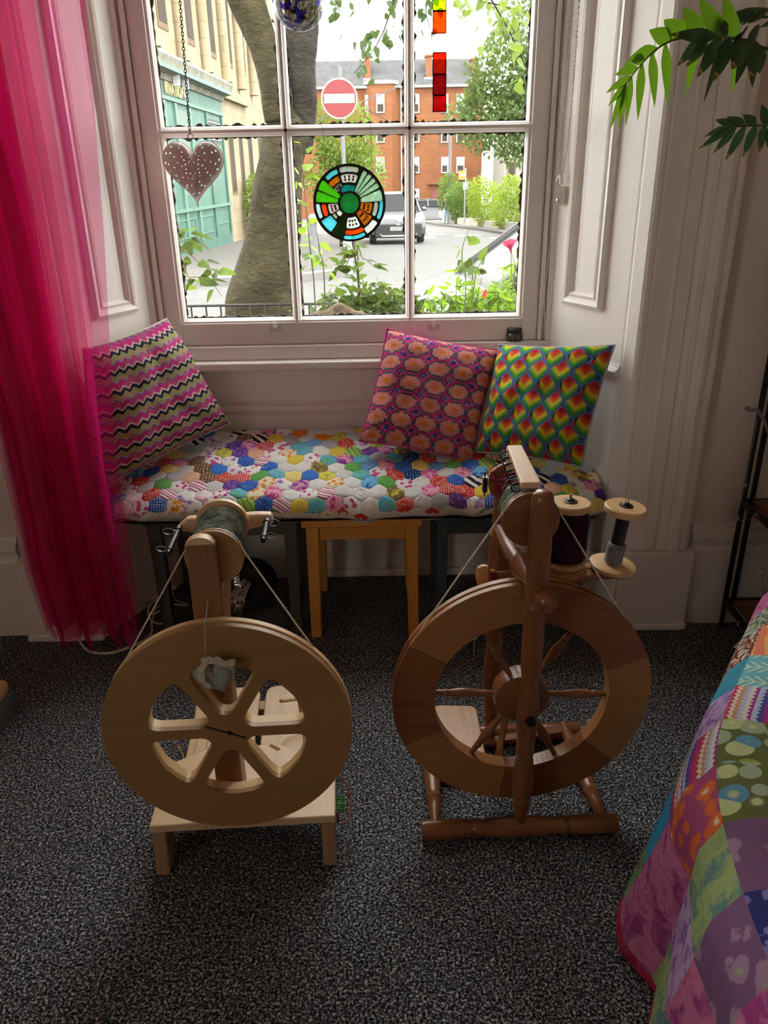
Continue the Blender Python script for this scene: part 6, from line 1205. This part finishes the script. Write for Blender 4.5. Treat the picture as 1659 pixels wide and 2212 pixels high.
for sx in (-1, 1):
    MB().tube([(sx * .16, 0, 1.28), (sx * .24, .02, 1.04), (sx * .235, -.05, .86)], [.07, .06, .05], 10).build('sleeve', plain('dark_jacket', (.07, .065, .05), .9), pp, smooth=True)
    MB().tube([(sx * .08, 0, .86), (sx * .10, -.05 if sx < 0 else .04, .46), (sx * .10, .04 if sx < 0 else .10, .10)], [.105, .08, .065], 10).build('trouser_leg', plain('pale_jeans', (.30, .44, .52), .8), pp, smooth=True); MB().sphere((sx * .10, -.03 if sx < 0 else .04, .045), .06, 10, 6, (.8, 1.9, .75)).build('shoe', BLACKP, pp, smooth=True)
m = MB(); m.sphere((0, .02, 1.50), .125, 14, 10, (.95, 1.0, 1.05)); m.sphere((-.07, .03, 1.36), .075, 10, 8, (.8, .8, 1.7)); m.sphere((.07, .03, 1.36), .075, 10, 8, (.8, .8, 1.7)); m.build('hair', plain('brown_hair', (.10, .055, .03), .7), pp, smooth=True)
MB().sphere((0, -.06, 1.485), .085, 12, 10, (.85, .8, 1.1)).build('face', SKN, pp, smooth=True, ang=0)
sb = thing('shopping_bag', 'white and red shopping bag carried by the walking person', 'bag', Vector(pp.location) + Vector((-.30, -.05, .35))); MB().prism([(-.10, -.05, 0), (.10, -.05, 0), (.13, -.04, .36), (-.13, -.04, .36)], (0, .10, 0)).build('bag_body', plain('carrier_bag', (.78, .62, .60), .6), sb, bevel=.02); MB().tube([(-.06, 0, .36), (0, 0, .50), (.06, 0, .36)], .012, 6).build('bag_handle', WFR, sb)
# ------------------------------------------------------------------ just outside: railing, driftwood, plants
rl = thing('garden_railing', 'thin black iron garden railing seen below the tree trunk', 'railing', (-.9, 5.5, zg(5.5))); f = rel(rl); MB().tube([f((-2.4, 5.5, .588)), f((.55, 5.52, .583))], .009, 8).build('top_rail', BLACKM, rl)
for k in range(29): x = -2.35 + k * .103; MB().tube([f((x, 5.5, .585)), f((x + .005 * sin(k * 3), 5.5, -.38))], .0065, 6).build('baluster', BLACKM, rl)
dw = thing('driftwood', 'weathered piece of pale driftwood lying on the outer sill', 'driftwood', (-.10, 2.80, .905)); f = rel(dw); P = catmull([(-.36, 2.80, .915), (-.28, 2.80, .925), (-.20, 2.81, .938), (-.14, 2.80, .945), (-.06, 2.79, .930), (.02, 2.80, .918), (.10, 2.82, .912)], 7); n = len(P)
R_ = [itp(i / n, [0, .15, .35, .5, .62, .8, 1], [.010, .018, .026, .034, .024, .013, .006]) for i in range(n)]; m = MB(); m.tube([f(p) for p in P], R_, 14); m.sphere(f((-.145, 2.80, .965)), .024, 12, 8, (1.2, 1, .8)); m.v = [p + p.normalized() * .010 * noise.noise(p * 32) + Vector((0, 0, .006 * noise.noise(p * 60))) for p in m.v]; m.v = [Vector((p.x, p.y, max(p.z, .001))) for p in m.v]
m.build('gnarled_wood', barkmat('driftwood_grain', (.44, .34, .24), (.20, .14, .09), 6), dw, smooth=True, ang=0)
STEM = plain('green_stem', (.12, .16, .05), .7); STEMB = plain('brown_stem', (.12, .09, .06), .8)
S1 = outleaf('shrub_leaf', (.055, .09, .022)); S2 = outleaf('shrub_leaf_bright', (.17, .31, .03)); S3 = outleaf('shrub_leaf_mid', (.09, .155, .03))
def shrub(label, base, stems, mats, lsz, perstem, seed, stemmat, w=.45, sp=.03, fill=None):
    r = thing('shrub', label, 'shrub', base); f = rel(r); rnd = random.Random(seed)
    for pts in stems:
        P = catmull(pts, 8); st = MB().tube([f(p) for p in P], [lerp(.0042, .001, i / len(P)) for i in range(len(P))], 5).build('stem', stemmat, r, smooth=True)
        for k in range(perstem):
            t = .25 + .75 * rnd.random(); i = min(len(P) - 2, int(t * (len(P) - 1))); p = P[i]; d = (P[i + 1] - P[i]).normalized(); sd = Vector((rnd.gauss(0, 1), rnd.gauss(0, .6), rnd.gauss(0, .35))).normalized(); dd = (sd + d * .4 + Vector((0, 0, -.25))).normalized()
            leaf_obj(st, rnd.choice(mats), f(p + sd * sp * rnd.random()), dd, lsz * (.6 + .7 * rnd.random()), rnd.gauss(0, .8), w)
    if fill: cloud('low_foliage', r, fill[3], fill[0], fill[1], fill[2], seed, base, True, w)
    return r
rnd = random.Random(77); Y1 = 3.45
st = [[Vector((lerp(-.25, .06, rnd.random()), Y1 + .1, -.38)), at(lerp(700, 850, rnd.random()), 700, Y1), at(x, y, Y1 + .25 * (rnd.random() - .5))] for x, y in ((700, 650), (730, 640), (760, 610), (800, 640), (830, 620), (860, 640), (780, 680), (845, 670), (720, 680), (870, 665), (690, 672), (815, 600), (750, 660), (800, 665), (840, 645))]
st += [[Vector((0, Y1, -.38)), at(778, 660, Y1), at(772, 600, Y1), at(765, 545, Y1), at(750, 540, Y1)], [Vector((0, Y1, -.38)), at(775, 610, Y1), at(745, 575, Y1), at(718, 592, Y1)], [Vector((0, Y1, -.38)), at(775, 600, Y1), at(785, 560, Y1), at(810, 578, Y1)]]
shrub('dark green leafy shrub growing outside below the stained glass', (-.05, Y1, zg(3.5) + .02), st, [S1, S3], .056, 15, 5, STEMB, .45, .03, ([((-.02, 3.5, .80), (.26, .2, .16)), ((-.22, 3.5, .74), (.14, .15, .12)), ((.12, 3.5, .82), (.12, .15, .14))], 900, .05, S1))
Y2 = 3.30; st = []
for x, y in ((915, 650), (940, 660), (960, 640), (985, 610), (1000, 640), (1020, 630), (1040, 600), (1060, 640), (1080, 610), (1100, 640), (1120, 600), (1115, 655), (1090, 660), (1050, 665), (1010, 668), (970, 670), (930, 680), (1125, 640), (1070, 620), (1035, 648)): st.append([Vector((.3 + (x - 1000) / 900, Y2, -.38)), at(x + rnd.gauss(0, 8), 705, Y2), at(x, y, Y2 + .2 * (rnd.random() - .5))])
st += [[Vector((.45, Y2, -.38)), at(1105, 640, Y2), at(1112, 585, Y2), at(1104, 540, Y2)], [Vector((.3, Y2, -.38)), at(1020, 620, Y2), at(995, 590, Y2), at(985, 575, Y2)]]
shrub('bright green flowering plant growing outside beside the white car', (.35, Y2, zg(3.4) + .02), st, [S2, S2, S3], .050, 13, 6, STEM, .36, .03, ([((.45, 3.4, .80), (.22, .2, .17)), ((.62, 3.45, .88), (.12, .15, .16)), ((.22, 3.4, .76), (.16, .15, .12))], 1200, .045, S2))
shrub('thin rose stem with round leaves in front of the white car', (.25, 3.25, zg(3.3) + .02), [[Vector((.25, 3.25, -.38)), at(1002, 690, 3.25), at(998, 560, 3.25), at(1003, 520, 3.25), at(1014, 495, 3.25)], [Vector((.25, 3.25, -.38)), at(1020, 650, 3.25), at(1030, 585, 3.25), at(1052, 545, 3.25)]], [S1, S3], .05, 8, 9, STEM, .7, .02)
shrub('twig of large green leaves at the window edge below the heart', (-.98, 3.55, zg(3.5) + .02), [[Vector((-1.25, 3.55, -.38)), at(372, 600, 3.55), at(395, 545, 3.55), at(440, 575, 3.55), at(480, 590, 3.55)], [Vector((-1.25, 3.55, -.38)), at(375, 620, 3.55), at(410, 600, 3.55), at(450, 605, 3.55), at(480, 640, 3.55)], [Vector((-1.25, 3.55, -.38)), at(372, 560, 3.55), at(390, 505, 3.55), at(400, 520, 3.55)]], [S3, S1], .085, 12, 10, STEMB, .55, .04)
shrub('bare climbing vine stems with a few leaves beside the sash bar', (-.35, 3.3, zg(3.3) + .02), [[Vector((-.30, 3.3, -.38)), at(682, 690, 3.3), at(668, 520, 3.3), at(655, 380, 3.3), at(648, 300, 3.3)], [Vector((-.28, 3.3, -.38)), at(702, 660, 3.3), at(690, 540, 3.3), at(680, 480, 3.3)], [Vector((-.34, 3.3, -.38)), at(655, 660, 3.3), at(645, 540, 3.3), at(650, 430, 3.3), at(660, 360, 3.3)]], [S2, S3], .045, 14, 11, STEMB, .7, .05)
pt = thing('petunia_flower', 'magenta trumpet flower standing above the bright green plant', 'flower', at(1104, 545, 3.28)); f = rel(pt); ax = (Vector((-.25, -.25, 1))).normalized(); u, v, w_ = basis(ax); m = MB()
m.grid(lambda a, t: w_ * (.042 * t) + (u * cos(2 * pi * a) + v * sin(2 * pi * a)) * (.004 + .028 * t ** 2.2 * (1 + .12 * cos(10 * pi * a))), 40, 8, True); m.build('petals', plain('magenta_petal', (.36, .012, .08), .6), pt, smooth=True, ang=0, fix=False); MB().tube([(0, 0, 0), Vector((.004, 0, -.05)), Vector((.008, 0, -.12))], .002, 5).build('stalk', STEM, pt)
rf = thing('red_bloom', 'small drooping red bloom among the bright green leaves', 'flower', at(1050, 625, 3.2)); MB().lathe([(.003, 0), (.010, -.012), (.007, -.03), (.002, -.036)], (0, 0, 0), (.3, 0, 1), 8).build('petals', plain('red_petal', (.55, .06, .04), .6), rf, smooth=True)
